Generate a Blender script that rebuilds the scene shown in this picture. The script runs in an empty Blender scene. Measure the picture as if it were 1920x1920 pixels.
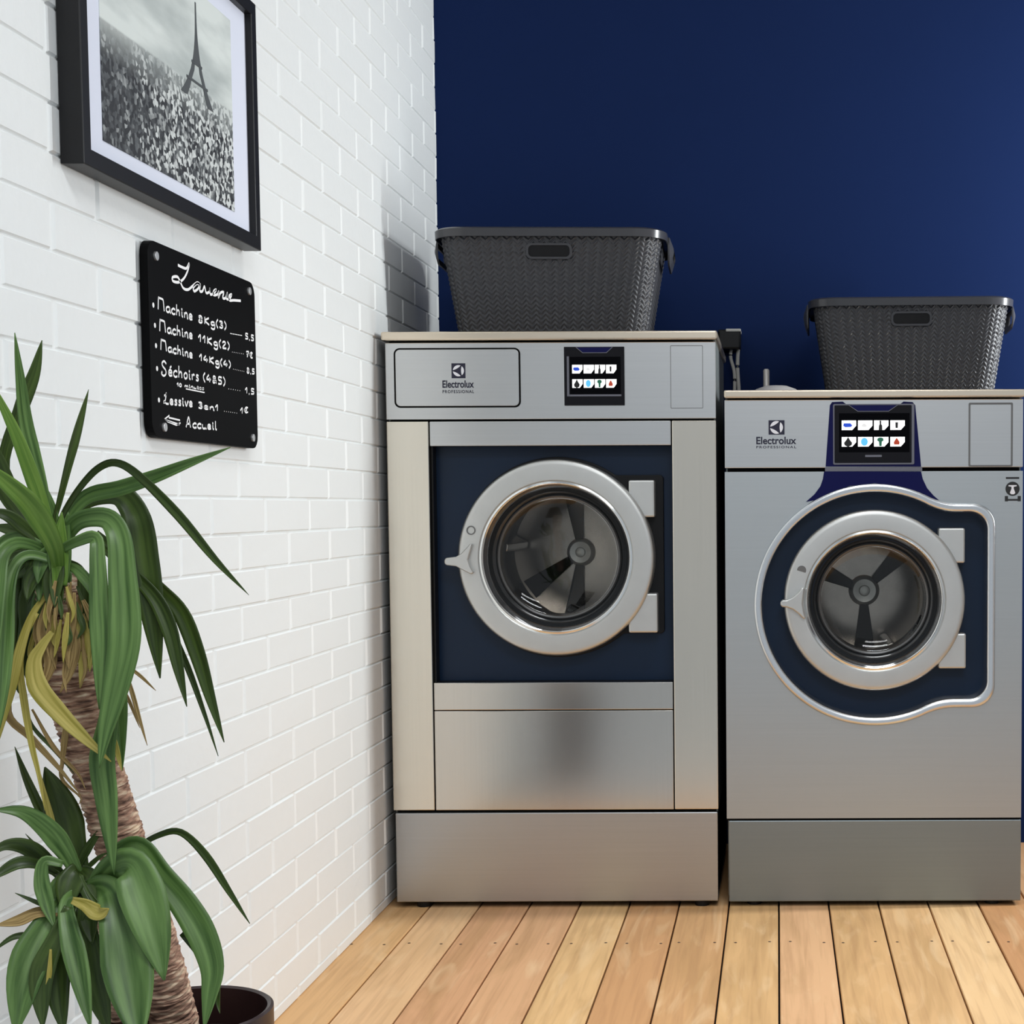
import bpy, bmesh, math, random
from mathutils import Vector, Matrix
random.seed(7)
S = bpy.context.scene
COL = S.collection
PI = math.pi

# ------------------------------------------------------------------ camera
D, EYE, FPX = 3.4, 0.887, 2907.0
PITCH, ROLL = math.atan(FPX / 50000.0), 0.004
PX, PY = 1458.0, 950.0 + FPX * math.tan(PITCH)
CAM = Vector((0, -D, EYE))
_f = Vector((0, math.cos(PITCH), -math.sin(PITCH)))
_r0, _u0 = Vector((1, 0, 0)), Vector((0, math.sin(PITCH), math.cos(PITCH)))
_r = _r0 * math.cos(ROLL) - _u0 * math.sin(ROLL)
_u = _u0 * math.cos(ROLL) + _r0 * math.sin(ROLL)
cd = bpy.data.cameras.new('camera')
cam = bpy.data.objects.new('camera', cd)
COL.objects.link(cam)
m = Matrix((_r, _u, -_f)).transposed().to_4x4()
m.translation = CAM
cam.matrix_world = m
cd.sensor_fit = 'HORIZONTAL'
cd.sensor_width = 36.0
cd.lens = FPX / 1920.0 * 36.0
cd.shift_x = (960.0 - PX) / 1920.0
cd.shift_y = (PY - 960.0) / 1920.0
cd.clip_start = 0.05
S.camera = cam

# ------------------------------------------------------------------ light
w = bpy.data.worlds.new('daylight')
S.world = w
w.use_nodes = True
w.node_tree.nodes['Background'].inputs[0].default_value = (0.86, 0.93, 1.0, 1)
w.node_tree.nodes['Background'].inputs[1].default_value = 0.46
S.view_settings.view_transform = 'Standard'
S.view_settings.look = 'None'
S.view_settings.gamma = 1.0
S.view_settings.use_curve_mapping = False
S.view_settings.exposure = 0.14
S.cycles.use_denoising = True
S.cycles.max_bounces = 8
S.cycles.caustics_reflective = False
S.cycles.caustics_refractive = False

def area(name, loc, direction, sx, sy, power, colour):
    l = bpy.data.lights.new(name, 'AREA')
    l.shape = 'RECTANGLE'; l.size = sx; l.size_y = sy
    l.energy = power; l.color = colour
    o = bpy.data.objects.new(name, l)
    o.location = loc
    o.rotation_euler = Vector(direction).to_track_quat('-Z', 'Y').to_euler()
    COL.objects.link(o)
    return o
RX = 1.62                                  # right-hand wall with its tall narrow window
area('side_window_daylight', (RX - 0.02, 0.085, 1.50), (-1, 0, 0), 0.07, 1.1, 39, (0.94, 0.985, 1.0))
area('ceiling_fill_light', (0.35, -3.0, 2.66), (0, 0, -1), 1.2, 0.6, 34, (0.95, 0.98, 1.0))  # added front fill out of view, not a known fixture
area('ceiling_fill_light.001', (0.35, -4.8, 2.66), (0, 0, -1), 1.2, 0.6, 22, (0.98, 0.99, 1.0))  # second added fill, further back
dl = area('floor_fill_light', (0.15, -0.85, 2.66), (0, 0, -1), 0.9, 0.25, 4.5, (0.95, 0.98, 1.0))  # added narrow fill to brighten the floor, not a known fixture
dl.data.spread = math.radians(75)

# ------------------------------------------------------------------ pixel -> place
def ray(x, y):
    return _f + _r * ((x - PX) / FPX) + _u * ((PY - y) / FPX)
def P(x, y, Y=0.0):                         # on the plane at depth Y
    d = ray(x, y)
    return CAM + d * ((Y - CAM.y) / d.y)
WX = -0.872                                 # left wall
def W(x, y, off=0.0):                       # on the left wall
    d = ray(x, y)
    return CAM + d * ((WX + off - CAM.x) / d.x)
def FX(x, y):                               # front plane X
    return P(x, y).x
def FZ(y, x=1200):
    return P(x, y).z

# ------------------------------------------------------------------ materials
def srgb(r, g, b):
    def c(v):
        v /= 255.0
        return v / 12.92 if v <= 0.04045 else ((v + 0.055) / 1.055) ** 2.4
    return (c(r), c(g), c(b), 1)
def mat(name, colour, rough=0.5, metal=0.0, spec=0.5, noise=0.0, nscale=(20, 20, 20), bump=0.0, emit=0.0, coat=0.0, aniso=0.0):
    mt = bpy.data.materials.new(name)
    mt.use_nodes = True
    nt = mt.node_tree
    b = nt.nodes['Principled BSDF']
    b.inputs['Base Color'].default_value = colour
    b.inputs['Roughness'].default_value = rough
    b.inputs['Metallic'].default_value = metal
    b.inputs['Specular IOR Level'].default_value = spec
    b.inputs['Coat Weight'].default_value = coat
    b.inputs['Anisotropic'].default_value = aniso
    if emit:
        b.inputs['Emission Color'].default_value = colour
        b.inputs['Emission Strength'].default_value = emit
    if noise or bump:
        tc = nt.nodes.new('ShaderNodeTexCoord')
        mp = nt.nodes.new('ShaderNodeMapping'); mp.inputs['Scale'].default_value = nscale
        nz = nt.nodes.new('ShaderNodeTexNoise'); nz.inputs['Scale'].default_value = 1.0; nz.inputs['Detail'].default_value = 4
        nt.links.new(tc.outputs['Object'], mp.inputs['Vector']); nt.links.new(mp.outputs['Vector'], nz.inputs['Vector'])
        if noise:
            mx = nt.nodes.new('ShaderNodeMix'); mx.data_type = 'RGBA'
            mx.inputs['A'].default_value = tuple(v * (1 - noise) for v in colour[:3]) + (1,)
            mx.inputs['B'].default_value = tuple(min(1, v * (1 + noise)) for v in colour[:3]) + (1,)
            nt.links.new(nz.outputs['Fac'], mx.inputs['Factor']); nt.links.new(mx.outputs['Result'], b.inputs['Base Color'])
        if bump:
            bp = nt.nodes.new('ShaderNodeBump'); bp.inputs['Strength'].default_value = bump; bp.inputs['Distance'].default_value = 0.002
            nt.links.new(nz.outputs['Fac'], bp.inputs['Height']); nt.links.new(bp.outputs['Normal'], b.inputs['Normal'])
    return mt

M = {}
M['steel'] = mat('brushed_steel', (0.60, 0.605, 0.605, 1), 0.30, 1.0, noise=0.05, nscale=(3, 3, 260))
M['steel_warm'] = mat('satin_steel', (0.63, 0.60, 0.55, 1), 0.17, 1.0, noise=0.05, nscale=(260, 3, 3))
M['trim_steel'] = mat('trim_steel', (0.74, 0.69, 0.60, 1), 0.22, 1.0, noise=0.04, nscale=(260, 3, 3))
M['steel_plinth'] = mat('plinth_steel', (0.46, 0.475, 0.49, 1), 0.38, 1.0, noise=0.05, nscale=(3, 3, 200))
M['body_grey'] = mat('blue_grey_steel', (0.47, 0.50, 0.515, 1), 0.42, 0.92, noise=0.04, nscale=(3, 3, 200))
M['plinth_grey'] = mat('grey_plinth_steel', (0.25, 0.29, 0.31, 1), 0.45, 0.9, noise=0.05, nscale=(3, 3, 200))
M['alu'] = mat('cast_aluminium', (0.60, 0.605, 0.59, 1), 0.40, 0.9, noise=0.05, nscale=(30, 30, 30))
M['chrome'] = mat('polished_chrome', (0.82, 0.83, 0.82, 1), 0.12, 1.0)
M['bezel_steel'] = mat('satin_chrome', (0.74, 0.76, 0.78, 1), 0.24, 1.0)
M['seal'] = mat('seal_grey', (0.12, 0.12, 0.12, 1), 0.3, 0.5)
M['lid'] = mat('lid_steel', (0.76, 0.66, 0.53, 1), 0.28, 1.0, noise=0.05, nscale=(2, 60, 60))
M['navy_panel'] = mat('navy_door_panel', (0.003, 0.015, 0.042, 1), 0.35, 0.0, 0.3)
M['navy_trim'] = mat('navy_trim', (0.003, 0.004, 0.062, 1), 0.35, 0.0, 0.15)
M['black'] = mat('black_plastic', (0.005, 0.005, 0.006, 1), 0.4, spec=0.25)
M['gap'] = mat('dark_gap', (0.006, 0.006, 0.006, 1), 0.9, spec=0.1)
M['rubber'] = mat('door_bowl_black', (0.02, 0.022, 0.024, 1), 0.18, coat=0.4)
M['cabinet'] = mat('cabinet_side', (0.20, 0.22, 0.22, 1), 0.45, 0.6)
M['drum'] = mat('drum_steel', (0.40, 0.37, 0.34, 1), 0.25, 1.0, noise=0.15, nscale=(40, 40, 40))
M['hub'] = mat('drum_hub', (0.70, 0.69, 0.65, 1), 0.3, 0.6)
M['screen'] = mat('screen_black', (0.001, 0.001, 0.002, 1), 0.2, spec=0.06)
M['bezel'] = mat('screen_bezel', (0.006, 0.006, 0.009, 1), 0.35, spec=0.15)
M['bezel_line'] = mat('screen_edge', (0.18, 0.18, 0.21, 1), 0.3, 0.6)
M['tile'] = mat('lit_icon_white', (1, 1, 1, 1), 0.5, emit=0.95)
M['ic_blue'] = mat('lit_icon_blue', srgb(20, 60, 170), 0.5, emit=0.8)
M['ic_sky'] = mat('lit_icon_sky', srgb(80, 165, 225), 0.5, emit=0.8)
M['ic_green'] = mat('lit_icon_green', srgb(10, 75, 55), 0.5, emit=0.8)
M['ic_red'] = mat('lit_icon_red', srgb(140, 45, 20), 0.5, emit=0.8)
M['ic_grey'] = mat('lit_icon_grey', srgb(190, 190, 190), 0.5, emit=0.8)
M['ic_black'] = mat('icon_black', (0.004, 0.004, 0.004, 1), 0.4)
M['print_navy'] = mat('printed_navy', srgb(22, 20, 48), 0.45)
M['print_white'] = mat('printed_white', srgb(236, 236, 242), 0.45)
M['print_black'] = mat('printed_black', srgb(28, 28, 30), 0.5)
M['line_grey'] = mat('engraved_line', (0.16, 0.16, 0.16, 1), 0.5, 0.5)
M['basket'] = mat('anthracite_basket', srgb(60, 60, 64), 0.42, spec=0.5)
M['basket_rim'] = mat('basket_rim', srgb(58, 58, 62), 0.24, spec=0.6)
M['basket_dark'] = mat('basket_slot', srgb(26, 26, 28), 0.6, spec=0.2)
M['frame'] = mat('black_frame', srgb(20, 20, 22), 0.42, spec=0.3)
M['mat_board'] = mat('picture_mat', srgb(222, 226, 240), 0.8)
M['board'] = mat('black_board', srgb(7, 7, 8), 0.55, spec=0.06)
M['chalk'] = mat('chalk', srgb(245, 245, 245), 0.9)
M['screw'] = mat('screw_head', (0.62, 0.62, 0.62, 1), 0.4, 0.8)
M['hose'] = mat('grey_hose', srgb(190, 188, 182), 0.45)
M['cap'] = mat('grey_cap', srgb(196, 192, 188), 0.4, 0.3)
M['pot'] = mat('dark_brown_pot', srgb(42, 24, 24), 0.35)
M['soil'] = mat('potting_soil', srgb(45, 32, 24), 0.95, noise=0.5, nscale=(90, 90, 90), bump=0.8)

def leaf_mat(name, c, c2, rough=0.38):
    mt = bpy.data.materials.new(name); mt.use_nodes = True
    nt = mt.node_tree; b = nt.nodes['Principled BSDF']
    tc = nt.nodes.new('ShaderNodeUVMap')
    mp = nt.nodes.new('ShaderNodeMapping'); mp.inputs['Scale'].default_value = (5, 2.0, 1)
    nz = nt.nodes.new('ShaderNodeTexNoise'); nz.inputs['Scale'].default_value = 1.0; nz.inputs['Detail'].default_value = 3
    oi = nt.nodes.new('ShaderNodeObjectInfo')
    ad = nt.nodes.new('ShaderNodeVectorMath'); ad.operation = 'ADD'
    mul = nt.nodes.new('ShaderNodeMath'); mul.operation = 'MULTIPLY'; mul.inputs[1].default_value = 50
    mx = nt.nodes.new('ShaderNodeMix'); mx.data_type = 'RGBA'
    rmp = nt.nodes.new('ShaderNodeMapRange'); rmp.inputs[1].default_value = 0.3; rmp.inputs[2].default_value = 0.7
    mx.inputs['A'].default_value = c; mx.inputs['B'].default_value = c2
    nt.links.new(tc.outputs['UV'], mp.inputs['Vector'])
    nt.links.new(oi.outputs['Random'], mul.inputs[0])
    nt.links.new(mp.outputs['Vector'], ad.inputs[0]); nt.links.new(mul.outputs[0], ad.inputs[1])
    nt.links.new(ad.outputs[0], nz.inputs['Vector']); nt.links.new(nz.outputs['Fac'], rmp.inputs[0])
    nt.links.new(rmp.outputs[0], mx.inputs['Factor']); nt.links.new(mx.outputs['Result'], b.inputs['Base Color'])
    b.inputs['Roughness'].default_value = rough
    b.inputs['Specular IOR Level'].default_value = 0.4
    tr = nt.nodes.new('ShaderNodeBsdfTranslucent'); nt.links.new(mx.outputs['Result'], tr.inputs['Color'])
    ms = nt.nodes.new('ShaderNodeMixShader'); ms.inputs[0].default_value = 0.18
    out = nt.nodes['Material Output']
    nt.links.new(b.outputs[0], ms.inputs[1]); nt.links.new(tr.outputs[0], ms.inputs[2]); nt.links.new(ms.outputs[0], out.inputs['Surface'])
    return mt
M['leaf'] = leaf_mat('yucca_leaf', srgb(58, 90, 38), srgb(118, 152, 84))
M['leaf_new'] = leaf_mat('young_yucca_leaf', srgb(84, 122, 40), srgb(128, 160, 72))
M['leaf_shaded'] = leaf_mat('shaded_yucca_leaf', srgb(42, 60, 20), srgb(80, 102, 44))  # darker green stands in for shade on backlit and shadowed leaves
M['leaf_dry'] = leaf_mat('yellowing_leaf', srgb(150, 140, 48), srgb(204, 188, 104), 0.55)
M['leaf_dead'] = leaf_mat('dead_leaf', srgb(118, 92, 50), srgb(196, 168, 110), 0.7)

def glass_mat():
    mt = bpy.data.materials.new('door_glass'); mt.use_nodes = True
    nt = mt.node_tree
    for n in list(nt.nodes):
        if n.type == 'BSDF_PRINCIPLED': nt.nodes.remove(n)
    out = nt.nodes['Material Output']
    t = nt.nodes.new('ShaderNodeBsdfTransparent'); t.inputs[0].default_value = (0.80, 0.80, 0.78, 1)
    g = nt.nodes.new('ShaderNodeBsdfGlossy'); g.inputs['Roughness'].default_value = 0.03
    fr = nt.nodes.new('ShaderNodeFresnel'); fr.inputs[0].default_value = 1.5
    ms = nt.nodes.new('ShaderNodeMixShader')
    nt.links.new(fr.outputs[0], ms.inputs[0]); nt.links.new(t.outputs[0], ms.inputs[1]); nt.links.new(g.outputs[0], ms.inputs[2])
    nt.links.new(ms.outputs[0], out.inputs['Surface'])
    return mt
M['glass'] = glass_mat()

# ------------------------------------------------------------------ mesh helpers
class MB:
    def __init__(s): s.bm = bmesh.new(); s.mats = []; s.cur = 0
    def use(s, m):
        if m not in s.mats: s.mats.append(m)
        s.cur = s.mats.index(m); return s
    def face(s, vs):
        try:
            f = s.bm.faces.new(vs); f.material_index = s.cur; return f
        except ValueError: return None
    def v(s, *c): return s.bm.verts.new(Vector(c) if len(c) == 3 else Vector(c[0]))
    def box(s, x0, x1, y0, y1, z0, z1):
        a = [s.v(x, y, z) for x in (x0, x1) for y in (y0, y1) for z in (z0, z1)]
        for q in ((0, 1, 3, 2), (4, 6, 7, 5), (0, 4, 5, 1), (2, 3, 7, 6), (0, 2, 6, 4), (1, 5, 7, 3)):
            s.face([a[i] for i in q])
        return s
    def prism(s, pts, y0, y1):              # polygon in XZ, extruded along Y
        a = [s.v(x, y0, z) for x, z in pts]; b = [s.v(x, y1, z) for x, z in pts]
        n = len(pts)
        s.face(a); s.face(b[::-1])
        for i in range(n): s.face([a[i], a[(i + 1) % n], b[(i + 1) % n], b[i]])
        return s
    def plate(s, outer, holes, y0, y1):     # polygon with holes in XZ, extruded along Y
        for y in (y0, y1):
            es = []
            for lp in [outer] + holes:
                vs = [s.v(x, y, z) for x, z in lp]
                es += [s.bm.edges.new((vs[i], vs[(i + 1) % len(vs)])) for i in range(len(vs))]
            r = bmesh.ops.triangle_fill(s.bm, edges=es, use_beauty=True)
            for g in r['geom']:
                if isinstance(g, bmesh.types.BMFace): g.material_index = s.cur
        for lp in [outer] + holes:
            a = [s.v(x, y0, z) for x, z in lp]; b = [s.v(x, y1, z) for x, z in lp]
            n = len(lp)
            for i in range(n): s.face([a[i], a[(i + 1) % n], b[(i + 1) % n], b[i]])
        return s
    def lathe(s, prof, cx, cz, n=96, a0=0, a1=2 * PI):      # (radius, Y) about an axis along Y
        full = abs(a1 - a0 - 2 * PI) < 1e-6
        k = n if full else n + 1
        rings = []
        for r, y in prof:
            if r < 1e-6: rings.append([s.v(cx, y, cz)])
            else: rings.append([s.v(cx + r * math.cos(a0 + (a1 - a0) * i / n), y, cz + r * math.sin(a0 + (a1 - a0) * i / n)) for i in range(k)])
        for A, B in zip(rings, rings[1:]):
            for i in range(n):
                j = (i + 1) % k
                if len(A) == 1 and len(B) == 1: continue
                if len(A) == 1: s.face([A[0], B[j], B[i]])
                elif len(B) == 1: s.face([A[i], A[j], B[0]])
                else: s.face([A[i], A[j], B[j], B[i]])
        return s
    def lathez(s, prof, cx, cy, n=64):      # (radius, Z) about a vertical axis
        rings = []
        for r, z in prof:
            if r < 1e-6: rings.append([s.v(cx, cy, z)])
            else: rings.append([s.v(cx + r * math.cos(2 * PI * i / n), cy + r * math.sin(2 * PI * i / n), z) for i in range(n)])
        for A, B in zip(rings, rings[1:]):
            for i in range(n):
                j = (i + 1) % n
                if len(A) == 1: s.face([A[0], B[j], B[i]])
                elif len(B) == 1: s.face([A[i], A[j], B[0]])
                else: s.face([A[i], A[j], B[j], B[i]])
        return s
    def tube(s, pts, rad, n=10, cap=True):
        pts = [Vector(p) for p in pts]
        rings = []
        ref = Vector((0, 0, 1))
        for i, p in enumerate(pts):
            t = (pts[min(i + 1, len(pts) - 1)] - pts[max(i - 1, 0)]).normalized()
            a = t.cross(ref)
            if a.length < 1e-3: a = t.cross(Vector((1, 0, 0)))
            a.normalize(); b = t.cross(a)
            r = rad(i / (len(pts) - 1)) if callable(rad) else rad
            rings.append([s.v(p + a * math.cos(2 * PI * k / n) * r + b * math.sin(2 * PI * k / n) * r) for k in range(n)])
        for A, B in zip(rings, rings[1:]):
            for k in range(n): s.face([A[k], A[(k + 1) % n], B[(k + 1) % n], B[k]])
        if cap: s.face(rings[0][::-1]); s.face(rings[-1])
        return s
    def build(s, name, material=None, parent=None, smooth=None, bevel=0, seg=2, weld=True):
        if weld: bmesh.ops.remove_doubles(s.bm, verts=s.bm.verts, dist=1e-6)
        bmesh.ops.recalc_face_normals(s.bm, faces=s.bm.faces)
        me = bpy.data.meshes.new(name); s.bm.to_mesh(me); s.bm.free()
        for mm in (s.mats if s.mats else [material]): me.materials.append(mm)
        o = bpy.data.objects.new(name, me); COL.objects.link(o)
        if parent:
            o.parent = parent
            pr = parent; off = Vector((0, 0, 0))
            while pr: off += pr.location; pr = pr.parent
            me.transform(Matrix.Translation(-off))
        if smooth is not None:
            for p in me.polygons: p.use_smooth = True
            me.set_sharp_from_angle(angle=math.radians(smooth))
        if bevel:
            b = o.modifiers.new('bevel', 'BEVEL'); b.width = bevel; b.segments = seg; b.limit_method = 'ANGLE'; b.angle_limit = math.radians(35)
        return o

def empty(name, loc, label, cat, group=None):
    o = bpy.data.objects.new(name, None); COL.objects.link(o); o.location = loc
    o['label'] = label; o['category'] = cat
    if group: o['group'] = group
    return o
def struct(o): o['kind'] = 'structure'; return o

def rrect(x0, x1, z0, z1, r, n=6):
    pts = []
    for cx, cz, a in ((x1 - r, z1 - r, 0), (x0 + r, z1 - r, PI / 2), (x0 + r, z0 + r, PI), (x1 - r, z0 + r, 1.5 * PI)):
        pts += [(cx + r * math.cos(a + PI / 2 * i / n), cz + r * math.sin(a + PI / 2 * i / n)) for i in range(n + 1)]
    return pts
def circ(cx, cz, r, n=96, a0=0, a1=2 * PI):
    full = abs(a1 - a0 - 2 * PI) < 1e-6
    return [(cx + r * math.cos(a0 + (a1 - a0) * i / n), cz + r * math.sin(a0 + (a1 - a0) * i / n)) for i in range(n if full else n + 1)]
def catmull(pts, n=8):
    pts = [Vector(p) for p in pts]
    if len(pts) < 3:
        return [pts[0].lerp(pts[-1], i / n) for i in range(n + 1)]
    out = []
    for i in range(len(pts) - 1):
        p0 = pts[i - 1] if i else pts[0] * 2 - pts[1]
        p1, p2 = pts[i], pts[i + 1]
        p3 = pts[i + 2] if i + 2 < len(pts) else pts[-1] * 2 - pts[-2]
        for k in range(n):
            t = k / n
            out.append(0.5 * ((2 * p1) + (p2 - p0) * t + (2 * p0 - 5 * p1 + 4 * p2 - p3) * t * t + (3 * p1 - p0 - 3 * p2 + p3) * t ** 3))
    out.append(pts[-1])
    return out

def text_obj(name, body, x0, x1, zb, zt, y, material, parent, bold=0.0, spacing=1.0):
    cu = bpy.data.curves.new('t', 'FONT'); cu.body = body; cu.size = 1; cu.offset = bold; cu.space_character = spacing; cu.extrude = 0.01
    t = bpy.data.objects.new('t', cu); COL.objects.link(t)
    dg = bpy.context.evaluated_depsgraph_get(); dg.update()
    me = bpy.data.meshes.new_from_object(t.evaluated_get(dg))
    bpy.data.objects.remove(t); bpy.data.curves.remove(cu)
    xs = [v.co.x for v in me.vertices]; ys = [v.co.y for v in me.vertices]; ax, bx, ay, by = min(xs), max(xs), min(ys), max(ys)
    for v in me.vertices:
        v.co = Vector((x0 + (v.co.x - ax) / (bx - ax) * (x1 - x0), y - 0.0004 if v.co.z > 0 else y + 0.0002, zb + (v.co.y - ay) / (by - ay) * (zt - zb)))
    me.name = name; me.materials.append(material)
    o = bpy.data.objects.new(name, me); COL.objects.link(o); o.parent = parent
    pr = parent; off = Vector((0, 0, 0))
    while pr: off += pr.location; pr = pr.parent
    me.transform(Matrix.Translation(-off))
    return o

# ================================================================== SETTING
YB = 0.645            # back wall
CEIL = 2.72
YF = -6.0
# floor : planks running to the back wall
PW = 0.1112
def floor_material():
    mt = bpy.data.materials.new('timber_planks'); mt.use_nodes = True
    nt = mt.node_tree; b = nt.nodes['Principled BSDF']; L = nt.links
    tc = nt.nodes.new('ShaderNodeTexCoord'); sp = nt.nodes.new('ShaderNodeSeparateXYZ'); L.new(tc.outputs['Object'], sp.inputs[0])
    dv = nt.nodes.new('ShaderNodeMath'); dv.operation = 'DIVIDE'; dv.inputs[1].default_value = PW; L.new(sp.outputs['X'], dv.inputs[0])
    fl = nt.nodes.new('ShaderNodeMath'); fl.operation = 'FLOOR'; L.new(dv.outputs[0], fl.inputs[0])
    wn = nt.nodes.new('ShaderNodeTexWhiteNoise'); wn.noise_dimensions = '1D'; L.new(fl.outputs[0], wn.inputs['W'])
    rp = nt.nodes.new('ShaderNodeValToRGB'); L.new(wn.outputs['Value'], rp.inputs[0])
    cs = [(0.0, srgb(198, 146, 100)), (0.25, srgb(226, 186, 130)), (0.5, srgb(212, 160, 118)), (0.75, srgb(236, 198, 148)), (1.0, srgb(206, 156, 100))]
    rp.color_ramp.elements[0].color = cs[0][1]; rp.color_ramp.elements[1].color = cs[-1][1]
    for p, c in cs[1:-1]:
        e = rp.color_ramp.elements.new(p); e.color = c
    # grain, shifted per plank
    off = nt.nodes.new('ShaderNodeMath'); off.operation = 'MULTIPLY'; off.inputs[1].default_value = 37.0; L.new(wn.outputs['Value'], off.inputs[0])
    cb = nt.nodes.new('ShaderNodeCombineXYZ'); L.new(sp.outputs['X'], cb.inputs[0]); L.new(sp.outputs['Y'], cb.inputs[1]); L.new(off.outputs[0], cb.inputs[2])
    def grain(scale, detail, dist, lo, hi, fac, col):
        mp = nt.nodes.new('ShaderNodeMapping'); mp.inputs['Scale'].default_value = scale; L.new(cb.outputs[0], mp.inputs['Vector'])
        nz = nt.nodes.new('ShaderNodeTexNoise'); nz.inputs['Scale'].default_value = 1; nz.inputs['Detail'].default_value = detail; nz.inputs['Distortion'].default_value = dist
        L.new(mp.outputs[0], nz.inputs['Vector'])
        r = nt.nodes.new('ShaderNodeMapRange'); r.inputs[1].default_value = lo; r.inputs[2].default_value = hi; r.inputs[4].default_value = fac
        L.new(nz.outputs['Fac'], r.inputs[0])
        mx = nt.nodes.new('ShaderNodeMix'); mx.data_type = 'RGBA'; mx.inputs['B'].default_value = col
        L.new(r.outputs[0], mx.inputs['Factor'])
        return mx
    g1 = grain((9, 1.6, 1), 4, 1.2, 0.5, 0.75, 0.55, srgb(160, 122, 74))
    g2 = grain((90, 3.5, 1), 5, 0.4, 0.45, 0.7, 0.30, srgb(150, 104, 66))
    g3 = grain((14, 2.2, 1.3), 3, 2.0, 0.55, 0.8, 0.55, srgb(240, 208, 164))
    L.new(rp.outputs[0], g1.inputs['A']); L.new(g1.outputs['Result'], g2.inputs['A']); L.new(g2.outputs['Result'], g3.inputs['A'])
    L.new(g3.outputs['Result'], b.inputs['Base Color'])
    b.inputs['Roughness'].default_value = 0.5; b.inputs['Specular IOR Level'].default_value = 0.3
    return mt
M['wood'] = floor_material()
M['unseen_floor'] = mat('neutral_bounce_floor', srgb(168, 172, 176), 0.5, noise=0.08, nscale=(6, 6, 6))
M['screw_hole'] = mat('plank_screw', srgb(70, 48, 34), 0.6)
fb = MB()
fb.use(M['gap']).box(WX - 0.1, RX + 0.1, YF, YB + 0.1, -0.05, -0.012)
fb.use(M['wood'])
k0, k1 = math.floor(WX / PW) - 1, math.ceil(RX / PW) + 1
YT = -1.15                                  # timber ends here; unseen grey floor added beyond to keep steel reflections neutral
fb.use(M['unseen_floor']).box(WX - 0.1, RX + 0.1, YF, YT, -0.011, 0.0)
fb.use(M['wood'])
for k in range(k0, k1):
    x0, x1 = k * PW + 0.0018, (k + 1) * PW - 0.0018
    c = 0.0016
    pr = [(x0, -0.012), (x0, -c), (x0 + c, 0), (x1 - c, 0), (x1, -c), (x1, -0.012)]
    a = [fb.v(x, YT, z) for x, z in pr]; b2 = [fb.v(x, YB + 0.1, z) for x, z in pr]
    for i in range(5): fb.face([a[i], a[i + 1], b2[i + 1], b2[i]])
fb.use(M['screw_hole'])
for k in range(k0, k1):
    for yr in (-0.285, -0.885):
        for sx in (0.022, PW - 0.022):
            x = k * PW + sx + random.uniform(-.004, .004)
            y = yr + random.uniform(-.006, .006)
            fb.face([fb.v(x + 0.0032 * math.cos(q * PI / 4), y + 0.0036 * math.sin(q * PI / 4), 0.0003) for q in range(8)])
struct(fb.build('floor', weld=False))

# left wall : white painted brick relief
M['brick'] = mat('white_painted_brick', srgb(238, 240, 239), 0.55, spec=0.4, bump=0.35, nscale=(60, 60, 60))
BL, BH = 0.2515, 0.0588
wb = MB().use(M['brick'])
wb.box(WX - 0.12, WX - 0.0030, -1.85, YB + 0.02, 0, CEIL)
Z0 = 0.846 - BH * 15
row = 0
z = Z0
while z < CEIL:
    ph = -0.881 if (row % 2 == 0) else -0.881 + BL / 2
    y = ph - BL * 6
    while y < YB:
        ya, yb = max(y + 0.0025, -1.85), min(y + BL - 0.0025, YB)
        za, zb = max(z + 0.0008, 0.0), min(z + BH - 0.0008, CEIL)
        if yb - ya > 0.01 and zb - za > 0.005:
            d = random.uniform(-0.0009, 0.0007)
            c = 0.0050
            o4 = [(ya, za), (yb, za), (yb, zb), (ya, zb)]
            i4 = [(ya + c, za + c * .5), (yb - c, za + c * .5), (yb - c, zb - c * .5), (ya + c, zb - c * .5)]
            A = [wb.v(WX - 0.0034, p, q) for p, q in o4]; B = [wb.v(WX + d + random.uniform(-.0004, .0004), p, q) for p, q in i4]
            wb.face(B)
            for i in range(4): wb.face([A[i], A[(i + 1) % 4], B[(i + 1) % 4], B[i]])
        y += BL
    z += BH; row += 1
struct(wb.build('wall_left', weld=False))
# back wall, right wall with its window opening, ceiling
M['navy_wall'] = mat('navy_paint', (0.0072, 0.0185, 0.073, 1), 0.6, spec=0.05, noise=0.04, nscale=(4, 4, 4))
M['white_wall'] = mat('white_paint', srgb(205, 205, 205), 0.7)
struct(MB().box(WX - 0.12, RX + 0.15, YB, YB + 0.12, 0, CEIL).build('wall_back', M['navy_wall']))
struct(MB().plate([(-2.6, 0), (YB, 0), (YB, CEIL), (-2.6, CEIL)], [[(0.03, 0.9), (0.14, 0.9), (0.14, 2.1), (0.03, 2.1)]], 0, 0.12).build('wall_right', M['white_wall']))
rw = bpy.data.objects['wall_right']
rw.matrix_world = Matrix(((0, 1, 0, RX), (1, 0, 0, 0), (0, 0, 1, 0), (0, 0, 0, 1)))
struct(MB().box(WX - 0.12, RX + 0.15, YF, YB + 0.12, CEIL, CEIL + 0.1).build('ceiling', M['white_wall']))

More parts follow.
